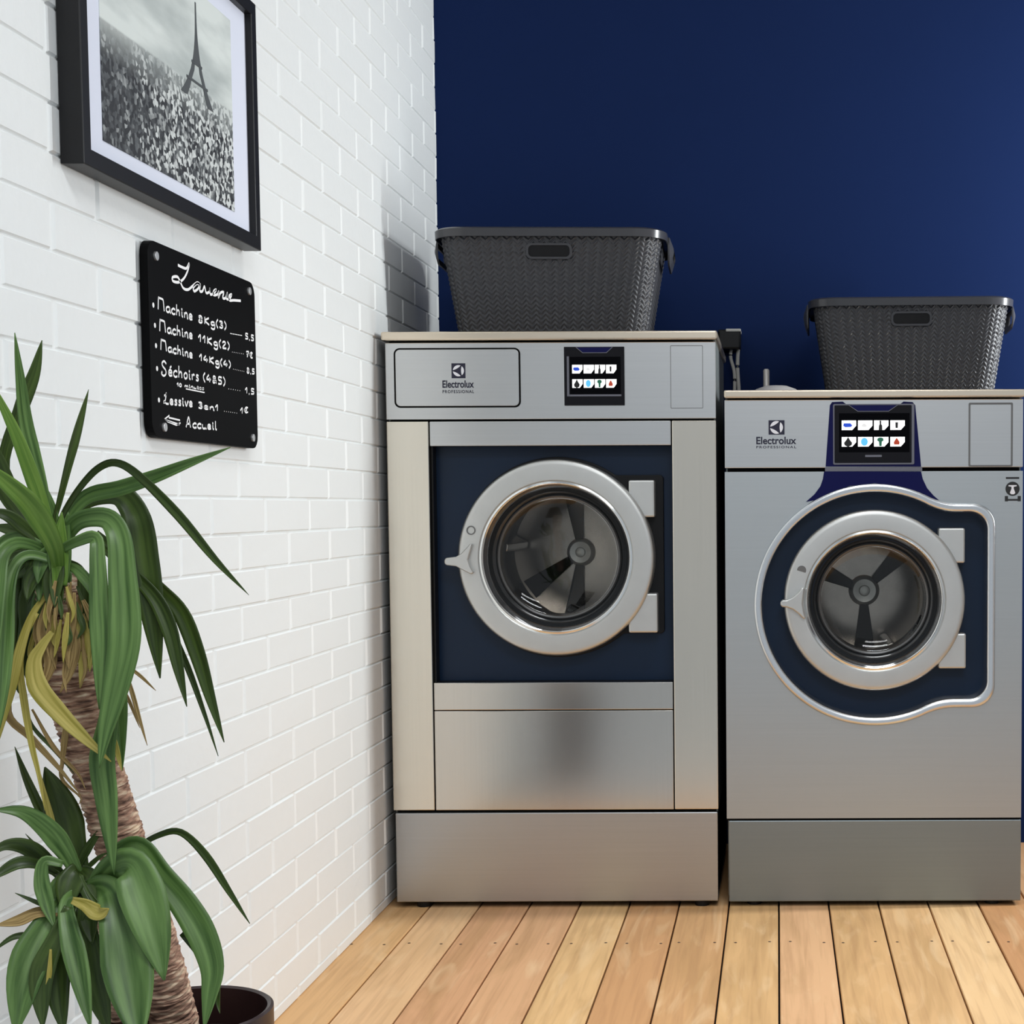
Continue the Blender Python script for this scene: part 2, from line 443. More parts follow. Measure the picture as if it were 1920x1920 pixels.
# ================================================================== WASHING MACHINES
def door(parent, cx, cz, R, Rin, yf, yb, handle, hinges, dcx=0, dcz=0):
    """cast ring with dark bowl, glass, hinge plates and handle; yf front, yb back of ring"""
    p = [(R, yb), (R, yf + 0.010), (R - 0.001, yf + 0.006), (R - 0.004, yf + 0.0025), (R - 0.007, yf + 0.0012), (R - 0.012, yf + 0.0009), (Rin + 0.012, yf), (Rin + 0.008, yf + 0.0004), (Rin + 0.005, yf + 0.004), (Rin + 0.005, yf + 0.012)]
    d = MB().lathe(p, cx, cz, 128).build('door', M['alu'], parent, smooth=40)
    MB().lathe([(Rin + 0.007, yf + 0.013), (Rin + 0.005, yf + 0.004), (Rin + 0.001, yf + 0.003), (Rin - 0.001, yf + 0.006), (Rin - 0.002, yf + 0.018)], cx, cz, 128).build('inner_rim', M['chrome'], d, smooth=60)
    MB().lathe([(Rin, yf + 0.012), (Rin - 0.005, yf + 0.022), (Rin - 0.010, yf + 0.045), (Rin - 0.020, yf + 0.055), (Rin - 0.026, yf + 0.058), (Rin - 0.028, yf + 0.085), (Rin - 0.034, yf + 0.105)], cx, cz, 128).build('door_bowl', M['rubber'], d, smooth=50)
    MB().lathe([(Rin - 0.024, yf + 0.0545), (Rin - 0.027, yf + 0.052), (Rin - 0.031, yf + 0.0545)], cx, cz, 128).build('glass_seal', M['seal'], d, smooth=60)
    g = [((Rin - 0.028) * math.sin(PI / 2 * i / 10), yf + 0.056 + 0.022 * math.cos(PI / 2 * i / 10)) for i in range(11)]
    MB().lathe(g, cx, cz, 96).build('door_glass', M['glass'], d, smooth=60)
    for (x0, x1, z0, z1) in hinges:
        MB().box(x0, x1, yf + 0.010, yb, z0, z1).build('hinge_plate', M['alu'], d, bevel=0.004)
    MB().prism(handle, yf - 0.012, yf + 0.012).build('door_handle', M['alu'], d, smooth=30, bevel=0.003)
    return d
def drum(parent, cx, cz, R, y0, y1, arms, hubr):
    n = 96
    dm = MB()
    dm.use(M['drum']).lathe([(R, y0), (R + 0.02, y0 + 0.02), (R + 0.03, y1 - 0.03), (R, y1), (R * .6, y1 - 0.008), (hubr * 1.6, y1), (0, y1)], cx, cz, n)
    d = dm.build('drum', None, parent, smooth=40)
    MB().lathe([(hubr * 1.35, y1 - 0.002), (hubr * 1.2, y1 - 0.016), (hubr, y1 - 0.020), (hubr * .5, y1 - 0.018), (hubr * .42, y1 - 0.026), (0, y1 - 0.028)], cx, cz, 48).build('drum_hub', M['hub'], d, smooth=40)
    for a in arms:
        c, s_ = math.cos(a), math.sin(a)
        q = [(hubr * 1.2, -0.010), (R * 0.95, -0.026), (R * 0.95, 0.026), (hubr * 1.2, 0.010)]
        MB().prism([(cx + u * c - v * s_, cz + u * s_ + v * c) for u, v in q], y1 - 0.014, y1 - 0.004).build('drum_spoke', M['black'], d, bevel=0.002)
    for a in (0.9, 3.0, 5.1):
        c, s_ = math.cos(a), math.sin(a)
        q = [(R + 0.028, -0.03), (R - 0.035, -0.008), (R - 0.035, 0.008), (R + 0.028, 0.03)]
        MB().prism([(cx + u * c - v * s_, cz + u * s_ + v * c) for u, v in q], y0 + 0.04, y1 - 0.02).build('drum_lifter', M['drum'], d, bevel=0.004)
    return d
def logo(parent, lx0, lx1, lz0, lz1, tx0, tx1, tz0, tz1, pz0, pz1, y):
    MB().prism([(lx0, lz0), (lx1, lz0), (lx1, lz1), (lx0, lz1)], y - 0.0004, y + 0.0004).build('logo_square', M['print_navy'], parent)
    cx, cz, R = (lx0 + lx1) / 2, (lz0 + lz1) / 2, (lx1 - lx0) * 0.40
    b = MB()
    for a in (0, 2 * PI / 3, 4 * PI / 3):
        pts = circ(0, 0, R, 14, a - 0.93, a + 0.93)
        e0, e1 = Vector(pts[0]), Vector(pts[-1])
        ctr = Vector((math.cos(a), math.sin(a))) * R * 0.36
        inner = [((1 - t) ** 2 * e1 + 2 * t * (1 - t) * ctr + t * t * e0) for t in (i / 8 for i in range(1, 8))]
        b.prism([(cx + p[0], cz + p[1]) for p in pts] + [(cx + p.x, cz + p.y) for p in inner], y - 0.0009, y - 0.0003)
    b.build('logo_mark', M['print_white'], parent)
    text_obj('brand_lettering', 'Electrolux', tx0, tx1, tz0, tz1, y - 0.0004, M['print_navy'], parent, bold=0.022)
    text_obj('small_lettering', 'PROFESSIONAL', tx0, tx1, pz0, pz1, y - 0.0004, M['print_navy'], parent, bold=0.01, spacing=1.25)
def icons(parent, xs, rows, wd, ht, y):
    """white tiles with one cut corner and their pictograms"""
    glyph = [['drop_flat', 'smear', 'bottle', 'slim'], ['spade', 'ball', 'shirt', 'drop']]
    cols = [['ic_blue', 'ic_grey', 'ic_black', 'ic_black'], ['ic_black', 'ic_sky', 'ic_green', 'ic_red']]
    shp = {'drop_flat': [(-.34, -.05), (-.3, .2), (.15, .22), (.3, -.02), (.2, -.18), (-.2, -.2)],
           'smear': [(-.22, -.12), (-.12, .14), (.0, .2), (.1, .1), (.2, -.1), (.05, -.2)],
           'bottle': [(-.12, -.5), (-.1, -.05), (-.05, .1), (-.06, .48), (.06, .48), (.06, .1), (.12, -.05), (.13, -.5)],
           'slim': [(-.08, -.3), (-.09, .3), (.09, .3), (.08, -.3)],
           'spade': [(-.05, -.5), (-.24, -.35), (-.28, -.1), (-.12, .2), (0, .52), (.12, .2), (.28, -.1), (.24, -.35), (.05, -.5)],
           'ball': [(.24 * math.cos(i * PI / 6), .42 * math.sin(i * PI / 6)) for i in range(12)],
           'shirt': [(-.08, -.46), (-.1, .0), (-.22, .12), (-.2, .34), (-.08, .44), (.08, .44), (.2, .34), (.22, .12), (.1, .0), (.08, -.46)],
           'drop': [(-.18, -.3), (-.2, -.05), (-.1, .2), (0, .4), (.1, .2), (.2, -.05), (.18, -.3)]}
    for r, zc in enumerate(rows):
        for c, xc in enumerate(xs):
            a, h = wd / 2, ht / 2
            t = MB().prism([(xc - a, zc - h), (xc + a * .45, zc - h), (xc + a, zc - h * .1), (xc + a, zc + h), (xc - a, zc + h)], y - 0.0004, y + 0.0002).build('menu_tile', M['tile'], parent)
            MB().prism([(xc - a * .12 + p * wd, zc + q * ht) for p, q in shp[glyph[r][c]]], y - 0.0007, y - 0.0003).build('pictogram', M[cols[r][c]], parent)

# ---------------------------------------------------------------- tall left machine
LX0 = (FX(718, 641) + FX(744, 1690)) / 2
LX1 = (FX(1337, 641) + FX(1353, 1690)) / 2
lm = empty('washing_machine', ((LX0 + LX1) / 2, 0.28, 0), 'taller stainless steel front-loading washer next to the white brick wall, with square navy door recess', 'washing machine', 'washing machines along the navy wall')
ZL1, ZL0 = FZ(621), FZ(637.5)
ZC1, ZC0 = FZ(641), FZ(786)
ZR1, ZR0 = FZ(835), FZ(1279)
ZM = FZ(1331)
ZP1, ZP0 = FZ(1518), FZ(1523)
ZB = FZ(1690)
xa = (FX(802, 800) + FX(818, 1500)) / 2          # inner edges of the side trims
xb = (FX(1255, 800) + FX(1268, 1500)) / 2
xr0 = (FX(807, 840) + FX(820, 1275)) / 2
xr1 = (FX(1256, 840) + FX(1266, 1275)) / 2
DEPTH = 0.56
ycab = 0.02
# carcass with open front where the door recess is
cb = MB()
cb.use(M['cabinet'])
t = 0.006
cb.box(LX0 + .002, LX0 + t, ycab, DEPTH, ZB + .01, ZL0).box(LX1 - t, LX1 - .002, ycab, DEPTH, ZB + .01, ZL0).box(LX0 + t, LX1 - t, DEPTH - t, DEPTH, ZB + .01, ZL0)
cb.use(M['gap'])
cb.box(LX0 + t, LX1 - t, 0.012, 0.02, ZR1 + .002, ZL0 - 0.001).box(LX0 + t, LX1 - t, 0.012, 0.02, ZB + .004, ZR0 - .002)
cb.box(LX0 + t, xr0 - .004, 0.012, 0.02, ZR0 - .002, ZR1 + .002).box(xr1 + .004, LX1 - t, 0.012, 0.02, ZR0 - .002, ZR1 + .002)
cb.build('cabinet', None, lm)
MB().box(LX0 - 0.006, LX1 + 0.004, -0.012, DEPTH, ZL0, ZL1).build('lid', M['lid'], lm, bevel=0.004)
cp = MB().box(LX0, LX1, 0.0, 0.012, ZC0 + .001, ZC1).build('control_panel', M['steel'], lm, bevel=0.0015)
# detergent drawer front with its dark joint
dx0, dx1, dz1, dz0 = FX(738, 655), FX(976, 700), FZ(651), FZ(763)
o_ = rrect(dx0, dx1, dz0, dz1, 0.013)
i_ = rrect(dx0 + .004, dx1 - .004, dz0 + .004, dz1 - .004, 0.010)
MB().plate(o_, [i_], -0.0008, 0.002).build('drawer_joint', M['gap'], lm)
dr = MB().prism(rrect(dx0 + .0035, dx1 - .0035, dz0 + .0035, dz1 - .0035, 0.010), -0.0022, 0.004).build('detergent_drawer', M['steel'], lm, bevel=0.001)
logo(dr, FX(847, 692), FX(873, 692), FZ(708), FZ(680), FX(830, 718), FX(889, 718), FZ(726), FZ(712), FZ(736), FZ(730), -0.0024)
# touch display
sx0, sx1, sz1, sz0 = FX(1058, 700), FX(1171, 700), FZ(650), FZ(760)
dp = MB().box(sx0, sx1, -0.0035, 0.004, sz0, sz1).build('display', M['bezel'], lm, bevel=0.001)
MB().box(FX(1069, 700), FX(1164, 700), -0.0042, -0.003, FZ(739), FZ(669)).build('screen', M['screen'], dp)
lb = MB()
lb.box(FX(1063.5, 700), FX(1067.5, 700), -0.0045, -0.003, FZ(743), FZ(668)).box(FX(1067, 700), FX(1165, 700), -0.0045, -0.003, FZ(743), FZ(739.5))
lb.build('screen_edge', M['bezel_line'], dp)
def notch(parent, x0, x1, xq0, xq1, zt, zb, y):
    MB().prism([(x0, zt), (x1, zt), (xq1, zb), (xq0, zb)], y - 0.0008, y + 0.0004).build('display_notch', M['navy_trim'], parent)
    e = 0.0014
    MB().plate([(x0, zt), (x1, zt), (xq1, zb), (xq0, zb)][::-1], [[(xq0 + e * .5, zb + e), (xq1 - e * .5, zb + e), (x1 - 1.6 * e, zt - e * .2), (x0 + 1.6 * e, zt - e * .2)]], y - 0.0013, y - 0.0006).build('notch_edge', M['bezel_line'], parent)
notch(dp, FX(1080, 700), FX(1150, 700), FX(1093, 700), FX(1138, 700), FZ(651), FZ(662), -0.0036)
icons(dp, [FX(x, 700) for x in (1083, 1104.5, 1125.5, 1146.5)], [FZ(692), FZ(719)], 0.0225, 0.0185, -0.0043)
# service flap, just an engraved outline
fx0, fx1, fz1, fz0 = FX(1257, 700), FX(1318, 700), FZ(648), FZ(766)
MB().plate(rrect(fx0, fx1, fz0, fz1, 0.002), [rrect(fx0 + .0012, fx1 - .0012, fz0 + .0012, fz1 - .0012, 0.001)], -0.0004, 0.001).build('service_flap', M['line_grey'], lm)
# side trims and cross strips
for (x0, x1) in ((LX0, xa - .001), (xb + .001, LX1)):
    MB().box(x0, x1, 0.0, 0.012, ZP1, ZC0 - .003).build('side_trim', M['trim_steel'], lm, bevel=0.002)
MB().box(xa + .001, xb - .001, 0.001, 0.012, ZR1, ZC0 - .003).build('upper_strip', M['steel'], lm, bevel=0.002)
MB().box(xa + .001, xb - .001, 0.0, 0.012, ZM + .0008, ZR0).build('lower_strip', M['steel_warm'], lm, bevel=0.0015)
MB().box(xa + .001, xb - .001, 0.0, 0.012, ZP1, ZM - .0008).build('lower_panel', M['steel_warm'], lm, bevel=0.0015)
MB().box(LX0 + .004, LX1 - .002, 0.0, DEPTH - .02, ZB, ZP0).build('plinth', M['steel_plinth'], lm, bevel=0.002)
for xf in (FX(792, 1690), FX(1316, 1690)):
    MB().lathez([(0.0, 0.0005), (0.016, 0.0005), (0.016, ZB), (0, ZB)], xf, 0.02, 24).build('foot', M['black'], lm)
for xf in (FX(792, 1690), FX(1316, 1690)):
    MB().lathez([(0.0, 0.0005), (0.016, 0.0005), (0.016, ZB), (0, ZB)], xf, 0.45, 24).build('foot', M['black'], lm)
# recessed navy panel with opening, and its reveal
YR = 0.045
LC = P(1042.5, 1046)
lcx, lcz = LC.x, LC.z
rp_ = MB().use(M['navy_panel'])
hole = circ(lcx, lcz, 0.150, 64)
rp_.plate([(xr0 - .004, ZR0 - .002), (xr1 + .004, ZR0 - .002), (xr1 + .004, ZR1 + .002), (xr0 - .004, ZR1 + .002)], [hole], YR, YR + .004)
rp_.use(M['black'])
rp_.box(xr0 - .004, xr0 - .001, 0.012, YR, ZR0, ZR1).box(xr1 + .001, xr1 + .004, 0.012, YR, ZR0, ZR1).box(xr0 - .004, xr1 + .004, 0.012, YR, ZR1, ZR1 + .003).box(xr0 - .004, xr1 + .004, 0.012, YR, ZR0 - .003, ZR0)
rp_.build('door_recess', None, lm)
k855 = 1 / 856.0
# black gasket plate behind door and hinges
Rg = 0.222
a_ = math.asin(min(1, (FZ(890) - lcz) / Rg)); b_ = math.asin((FZ(1190) - lcz) / Rg)
gx = FX(1243, 1040)
gp = circ(lcx, lcz, Rg, 72, a_, 2 * PI + b_) + [(gx - .006, FZ(1190)), (gx, FZ(1190) + .006), (gx, FZ(890) - .006), (gx - .006, FZ(890))]
MB().plate(gp, [circ(lcx, lcz, 0.160, 64)], 0.036, YR + .001).build('door_gasket', M['black'], lm, bevel=0.002)
hz = [FX(836, 1051), FX(868, 1051), FX(900, 1051)]
hl = [(hz[0] + .004, FZ(1058)), (hz[0], FZ(1054)), (hz[0], FZ(1048)), (hz[0] + .004, FZ(1044)), (hz[1] - .012, FZ(1042)), (hz[1], FZ(1036)), (FX(884, 1020), FZ(1018)), (FX(888, 1020), FZ(1018)), (FX(884, 1030), FZ(1034)), (FX(880, 1047), FZ(1047)), (FX(884, 1060), FZ(1060)), (FX(891, 1072), FZ(1072)), (FX(886, 1074), FZ(1075)), (hz[1], FZ(1066)), (hz[1] - .012, FZ(1060))]
ld = door(lm, lcx, lcz, 0.2155, 0.1625, -0.006, 0.040, hl,
     [(FX(1178, 930), FX(1227, 930), FZ(970), FZ(900)), (FX(1178, 1150), FX(1233, 1150), FZ(1187), FZ(1113))])
drum(lm, lcx, lcz, 0.165, 0.10, 0.44, (PI / 2 + .1, PI / 2 + 2.2, -PI / 2 - .1), 0.026)
# round boss and cast mark above the handle
MB().plate(circ(FX(884, 992), FZ(993), 0.010, 20), [circ(FX(884, 992), FZ(993), 0.0075, 20)], -0.0075, -0.004).build('cast_mark', M['line_grey'], ld)

# ---------------------------------------------------------------- lower right machine
RX0 = (FX(1359, 760) + FX(1363, 1690)) / 2
RX1 = (FX(1914, 800) + FX(1918, 1690)) / 2
rm = empty('washing_machine', ((RX0 + RX1) / 2, 0.28, 0), 'lower grey steel washer at the right with round chrome-edged navy door surround', 'washing machine', 'washing machines along the navy wall')
ZL1r, ZL0r = FZ(731, 1600), FZ(746, 1600)
ZC1r, ZC0r = FZ(749, 1600), FZ(877, 1600)
ZB1, ZB0 = FZ(884, 1600), FZ(1534, 1600)
ZPr = FZ(1538, 1600); ZBr = FZ(1690, 1600)
RC = P(1640.5, 1134.5); rcx, rcz = RC.x, RC.z
def surround(r, xr, zt, zb, cr, fil):
    """circle of radius r with a squarish bulge to the right for the hinges"""
    pts = []
    at = math.asin((zt - rcz) / r); ab = math.asin((zb - rcz) / r)
    pts += circ(rcx, rcz, r, 80, at + fil, 2 * PI + ab - fil)
    def fillet(p0, pc, p1, n=6):
        return [((1 - t) ** 2 * p0[0] + 2 * t * (1 - t) * pc[0] + t * t * p1[0], (1 - t) ** 2 * p0[1] + 2 * t * (1 - t) * pc[1] + t * t * p1[1]) for t in (i / n for i in range(1, n + 1))]
    pcB = (rcx + r * math.cos(ab), zb); pcT = (rcx + r * math.cos(at), zt)
    pts += fillet(pts[-1], pcB, (pcB[0] + fil * r * .9, zb))
    pts += [(xr - cr + cr * math.sin(q * PI / 16), zb + cr - cr * math.cos(q * PI / 16)) for q in range(9)]
    pts += [(xr - cr + cr * math.cos(q * PI / 16), zt - cr + cr * math.sin(q * PI / 16)) for q in range(9)]
    pts += [(pcT[0] + fil * r * .9, zt)]
    pts += fillet((pcT[0] + fil * r * .9, zt), pcT, pts[0])[:-1]
    return pts
inner = surround(0.2475, FX(1850, 1130), FZ(961, 1700), FZ(1309, 1700), 0.038, 0.16)
outer = surround(0.2645, FX(1864, 1130), FZ(946, 1700), FZ(1325, 1700), 0.048, 0.16)
cb = MB(); cb.use(M['cabinet'])
cb.box(RX0 + .002, RX0 + t, ycab, DEPTH, ZBr + .01, ZL0r).box(RX1 - t, RX1 - .002, ycab, DEPTH, ZBr + .01, ZL0r).box(RX0 + t, RX1 - t, DEPTH - t, DEPTH, ZBr + .01, ZL0r)
cb.use(M['gap']).box(RX0 + t, RX1 - t, 0.014, 0.022, FZ(890, 1600), ZL0r - .001).box(RX0 + t, RX1 - t, 0.014, 0.022, ZBr + .004, ZB0 + .01)
cb.build('cabinet', None, rm)
MB().box(RX0 - 0.001, RX1 + 0.004, -0.012, DEPTH, ZL0r, ZL1r).build('lid', M['lid'], rm, bevel=0.004)
MB().box(RX0, RX1, 0.0, 0.012, ZC0r, ZC1r).build('control_panel', M['steel'], rm, bevel=0.0015)
rcp = [o for o in COL.objects if o.name.startswith('control_panel')][-1]
logo(rcp, FX(1441, 800), FX(1471, 800), FZ(815, 1450), FZ(788, 1450), FX(1418, 826), FX(1493, 826), FZ(833, 1450), FZ(819, 1450), FZ(840.5, 1450), FZ(836, 1450), -0.0004)
fp = MB().plate([(RX0, ZB0), (RX1, ZB0), (RX1, ZB1), (RX0, ZB1)], [surround(0.2575, FX(1857, 1130), FZ(953, 1700), FZ(1317, 1700), 0.043, 0.16)], 0.0, 0.014)
fp.build('front_panel', M['body_grey'], rm)
# chrome bezel round the opening : outer lip rolls in to the recess
bz = MB()
lay = [(0.2665, 1866, 944, 1327, 0.049, 0.0008), (0.2655, 1865, 945, 1326, 0.0485, -0.003), (0.2635, 1863.5, 947, 1324, 0.0475, -0.0052), (0.2600, 1860, 950, 1321, 0.0455, -0.0062),
       (0.2525, 1854, 956, 1314, 0.041, -0.0052), (0.2495, 1851.5, 958.5, 1311.5, 0.0395, -0.0035), (0.2475, 1850, 961, 1309, 0.038, 0.003), (0.2465, 1849, 962, 1308, 0.037, 0.042)]
loops = []
for r, xr, zt, zb, cr, y in lay:
    pts = surround(r, FX(xr, 1130), FZ(zt, 1700), FZ(zb, 1700), cr, 0.16)
    loops.append([bz.v(x, y, z) for x, z in pts])
for A, B in zip(loops, loops[1:]):
    n = len(A)
    for i in range(n): bz.face([A[i], A[(i + 1) % n], B[(i + 1) % n], B[i]])
bz.build('chrome_bezel', M['bezel_steel'], rm, smooth=60)
MB().plate(surround(0.249, FX(1851, 1130), FZ(960, 1700), FZ(1310, 1700), 0.038, 0.16), [circ(rcx, rcz + .008, 0.138, 64)], 0.040, 0.044).build('door_recess', M['navy_panel'], rm)
# navy collar between display and bezel
def C(px, py): return (FX(px, py), FZ(py, px))
MB().prism([C(1545, 884), C(1727, 884), C(1730, 898), C(1738, 915), C(1750, 929), C(1764, 941), C(1745, 936), C(1716, 921), C(1686, 911), C(1640, 906), C(1594, 911), C(1566, 920), C(1537, 936), C(1511, 941), C(1527, 927), C(1538, 912), C(1543, 898)], -0.0018, 0.001).build('navy_collar', M['navy_trim'], rm)
MB().box(FX(1547, 880), FX(1729, 880), -0.0015, 0.010, FZ(883.5, 1640), FZ(876.5, 1640)).build('collar_strip', M['bezel_line'], rm)
sd = MB().prism([C(1548, 875), C(1556, 760), C(1560, 754), C(1580, 753), C(1588, 759), C(1686, 759), C(1694, 753), C(1711, 754), C(1716, 760), C(1727, 875)], -0.002, 0.004).build('display', M['navy_trim'], rm)
fr = rrect(FX(1562, 815), FX(1714, 815), FZ(871, 1640), FZ(757.5, 1640), 0.003)
MB().prism(fr, -0.0042, 0.001).build('screen_edge', M['bezel_line'], sd)
MB().prism(rrect(FX(1564.5, 815), FX(1709, 815), FZ(868, 1640), FZ(760, 1640), 0.002), -0.0050, 0.001).build('screen_bezel', M['bezel'], sd)
MB().box(FX(1573, 815), FX(1705, 815), -0.0056, -0.004, FZ(848, 1640), FZ(775, 1640)).build('screen', M['screen'], sd)
MB().box(FX(1622, 815), FX(1653, 815), -0.0055, -0.004, FZ(857, 1640), FZ(853, 1640)).build('home_button', M['bezel_line'], sd)
notch(sd, FX(1590, 815), FX(1684, 815), FX(1608, 815), FX(1666, 815), FZ(759.5, 1640), FZ(772, 1640), -0.0052)
icons(sd, [FX(x, 815) for x in (1591.5, 1622, 1652, 1682.5)], [FZ(797.5, 1640), FZ(828.5, 1640)], 0.0315, 0.0208, -0.0057)
x0, x1 = FX(1816, 815), FX(1899, 815)
MB().plate(rrect(x0, x1, FZ(875, 1850), FZ(755, 1850), 0.003), [rrect(x0 + .004, x1 - .004, FZ(872, 1850), FZ(758.5, 1850), 0.002)], -0.001, 0.002).build('service_flap', M['line_grey'], rm)
# safety sticker
st = MB()
sxc, szc = FX(1898.5, 916), FZ(916.5, 1898)
st.prism(circ(sxc, szc, 0.0155, 40), -0.0006, 0.0002)
st.box(FX(1886, 896), FX(1911, 896), -0.0005, 0.0002, FZ(898, 1898), FZ(894.5, 1898))
st.box(FX(1884, 936), FX(1890, 936), -0.0005, 0.0002, FZ(940, 1898), FZ(930, 1898)).box(FX(1908, 936), FX(1914, 936), -0.0005, 0.0002, FZ(940, 1898), FZ(930, 1898))
st.box(FX(1890, 936), FX(1908, 936), -0.0004, 0.0002, FZ(939, 1898), FZ(935.5, 1898))
sto = st.build('safety_sticker', M['print_black'], rm)
fg = [(-.009, .008), (.009, .008), (.009, .0055), (.0025, .0045), (.0025, .000), (.006, -.009), (.003, -.012), (-.003, -.012), (-.006, -.009), (-.0025, .000), (-.0025, .0045), (-.009, .0055)]
MB().prism([(sxc + a, szc + b) for a, b in fg], -0.0010, -0.0004).build('sticker_figure', M['print_white'], sto)
MB().box(RX0 + .004, RX1, 0.0, DEPTH - .02, ZBr, ZPr).build('plinth', M['plinth_grey'], rm, bevel=0.002)
MB().box(RX0, RX1, 0.004, 0.01, ZPr, ZB0).build('plinth_joint', M['gap'], rm)
for xf in (RX0 + .06, RX1 - .06):
    for yf_ in (0.03, 0.45):
        MB().lathez([(0.0, 0.0005), (0.016, 0.0005), (0.016, ZBr), (0, ZBr)], xf, yf_, 24).build('foot', M['black'], rm)
DC = P(1640, 1126); dcx, dcz = DC.x, DC.z
hd = [C(1463, 1134), C(1463, 1128), C(1467, 1124), C(1475, 1124), C(1486, 1119), C(1497, 1110), C(1503, 1101), C(1508, 1103), C(1506, 1120), C(1505, 1131), C(1507, 1145), C(1511, 1158), C(1506, 1160), C(1497, 1150), C(1486, 1142), C(1475, 1138), C(1467, 1138)]
rd = door(rm, dcx, dcz, 0.199, 0.149, -0.006, 0.042, hd,
     [(FX(1760, 1020), FX(1810, 1020), FZ(1056, 1780), FZ(990, 1780)), (FX(1760, 1220), FX(1812, 1220), FZ(1254, 1780), FZ(1188, 1780))])
drum(rm, dcx, dcz, 0.150, 0.10, 0.42, (-PI / 2, PI / 4, PI * 0.86), 0.028)
MB().plate(circ(FX(1503, 1068), FZ(1069, 1503), 0.010, 20, -0.6, PI), [], -0.0062, -0.004).build('cast_mark', M['line_grey'], rd)

# ---------------------------------------------------------------- valve box with hoses behind the tall washer
vx = P(1375, 640, 0.575)
vb = empty('water_valve', (vx.x, 0.60, 1.1), 'black valve box with two hanging grey hoses behind the taller washer', 'valve')
b0, b1 = P(1361, 655, 0.58), P(1388.5, 618, 0.58)
MB().box(b0.x - .02, b1.x, 0.572, YB, b0.z, b1.z).build('valve_box', M['black'], vb, bevel=0.005)
MB().box(b0.x, b1.x + .001, 0.571, YB, b1.z - .006, b1.z + .0015).build('valve_cap', M['hose'], vb, bevel=0.002)
for pts, r in (([(1372, 652), (1370, 670), (1377, 700), (1377, 745), (1376, 800), (1376, 900)], 0.0045), ([(1384, 652), (1383, 690), (1386, 745), (1386, 800), (1386, 900)], 0.005)):
    MB().tube(catmull([P(x, y, 0.60) for x, y in pts]), r, 10).build('hose', M['hose'], vb, smooth=60)
# round cap and pipe stub on the lower washer
cpz = ZL1r
cc = P(1452, 731, 0.12)
oc = MB().lathez([(0.0, cpz), (0.056, cpz), (0.056, cpz + 0.004), (0.045, cpz + 0.011), (0.025, cpz + 0.018), (0, cpz + 0.020)], P(1455, 731, 0.12).x, 0.12, 48).build('vent_cap', M['cap'], smooth=50)
oc['label'] = 'shallow round grey cap lying on top of the lower washer, left of the basket'; oc['category'] = 'cap'
ps = P(1437, 731, 0.30)
op = MB().lathez([(0.0, cpz), (0.0075, cpz), (0.0075, P(1437, 695, 0.30).z), (0.005, P(1437, 692, 0.30).z), (0, P(1437, 692, 0.30).z)], ps.x, 0.30, 20).build('pipe_stub', M['cap'], smooth=40)
op['label'] = 'short upright grey pipe behind the round cap on the lower washer'; op['category'] = 'pipe'

# ================================================================== LAUNDRY BASKETS
def loop_pt(u, a, b, r):
    """point and outward normal on a rounded rectangle, u in 0..1 by angle-free arc length"""
    la, lb, lc = 2 * (a - r), 2 * (b - r), PI * r / 2
    per = 2 * la + 2 * lb + 4 * lc
    s = (u % 1.0) * per
    segs = [('l', (-(a - r), -b), (1, 0), la, (0, -1)), ('c', (a - r, -(b - r)), -PI / 2, lc, None), ('l', (a, -(b - r)), (0, 1), lb, (1, 0)), ('c', (a - r, b - r), 0, lc, None),
            ('l', (a - r, b), (-1, 0), la, (0, 1)), ('c', (-(a - r), b - r), PI / 2, lc, None), ('l', (-a, b - r), (0, -1), lb, (-1, 0)), ('c', (-(a - r), -(b - r)), PI, lc, None)]
    for k, p, d, ln, nn in segs:
        if s <= ln + 1e-9:
            if k == 'l': return (p[0] + d[0] * s, p[1] + d[1] * s), nn
            q = d + s / r
            return (p[0] + r * math.cos(q), p[1] + r * math.sin(q)), (math.cos(q), math.sin(q))
        s -= ln
    return loop_pt(0, a, b, r)
BHt = 0.232
def dims(t): return 0.205 + 0.036 * t, 0.140 + 0.030 * t, 0.045 + 0.01 * t
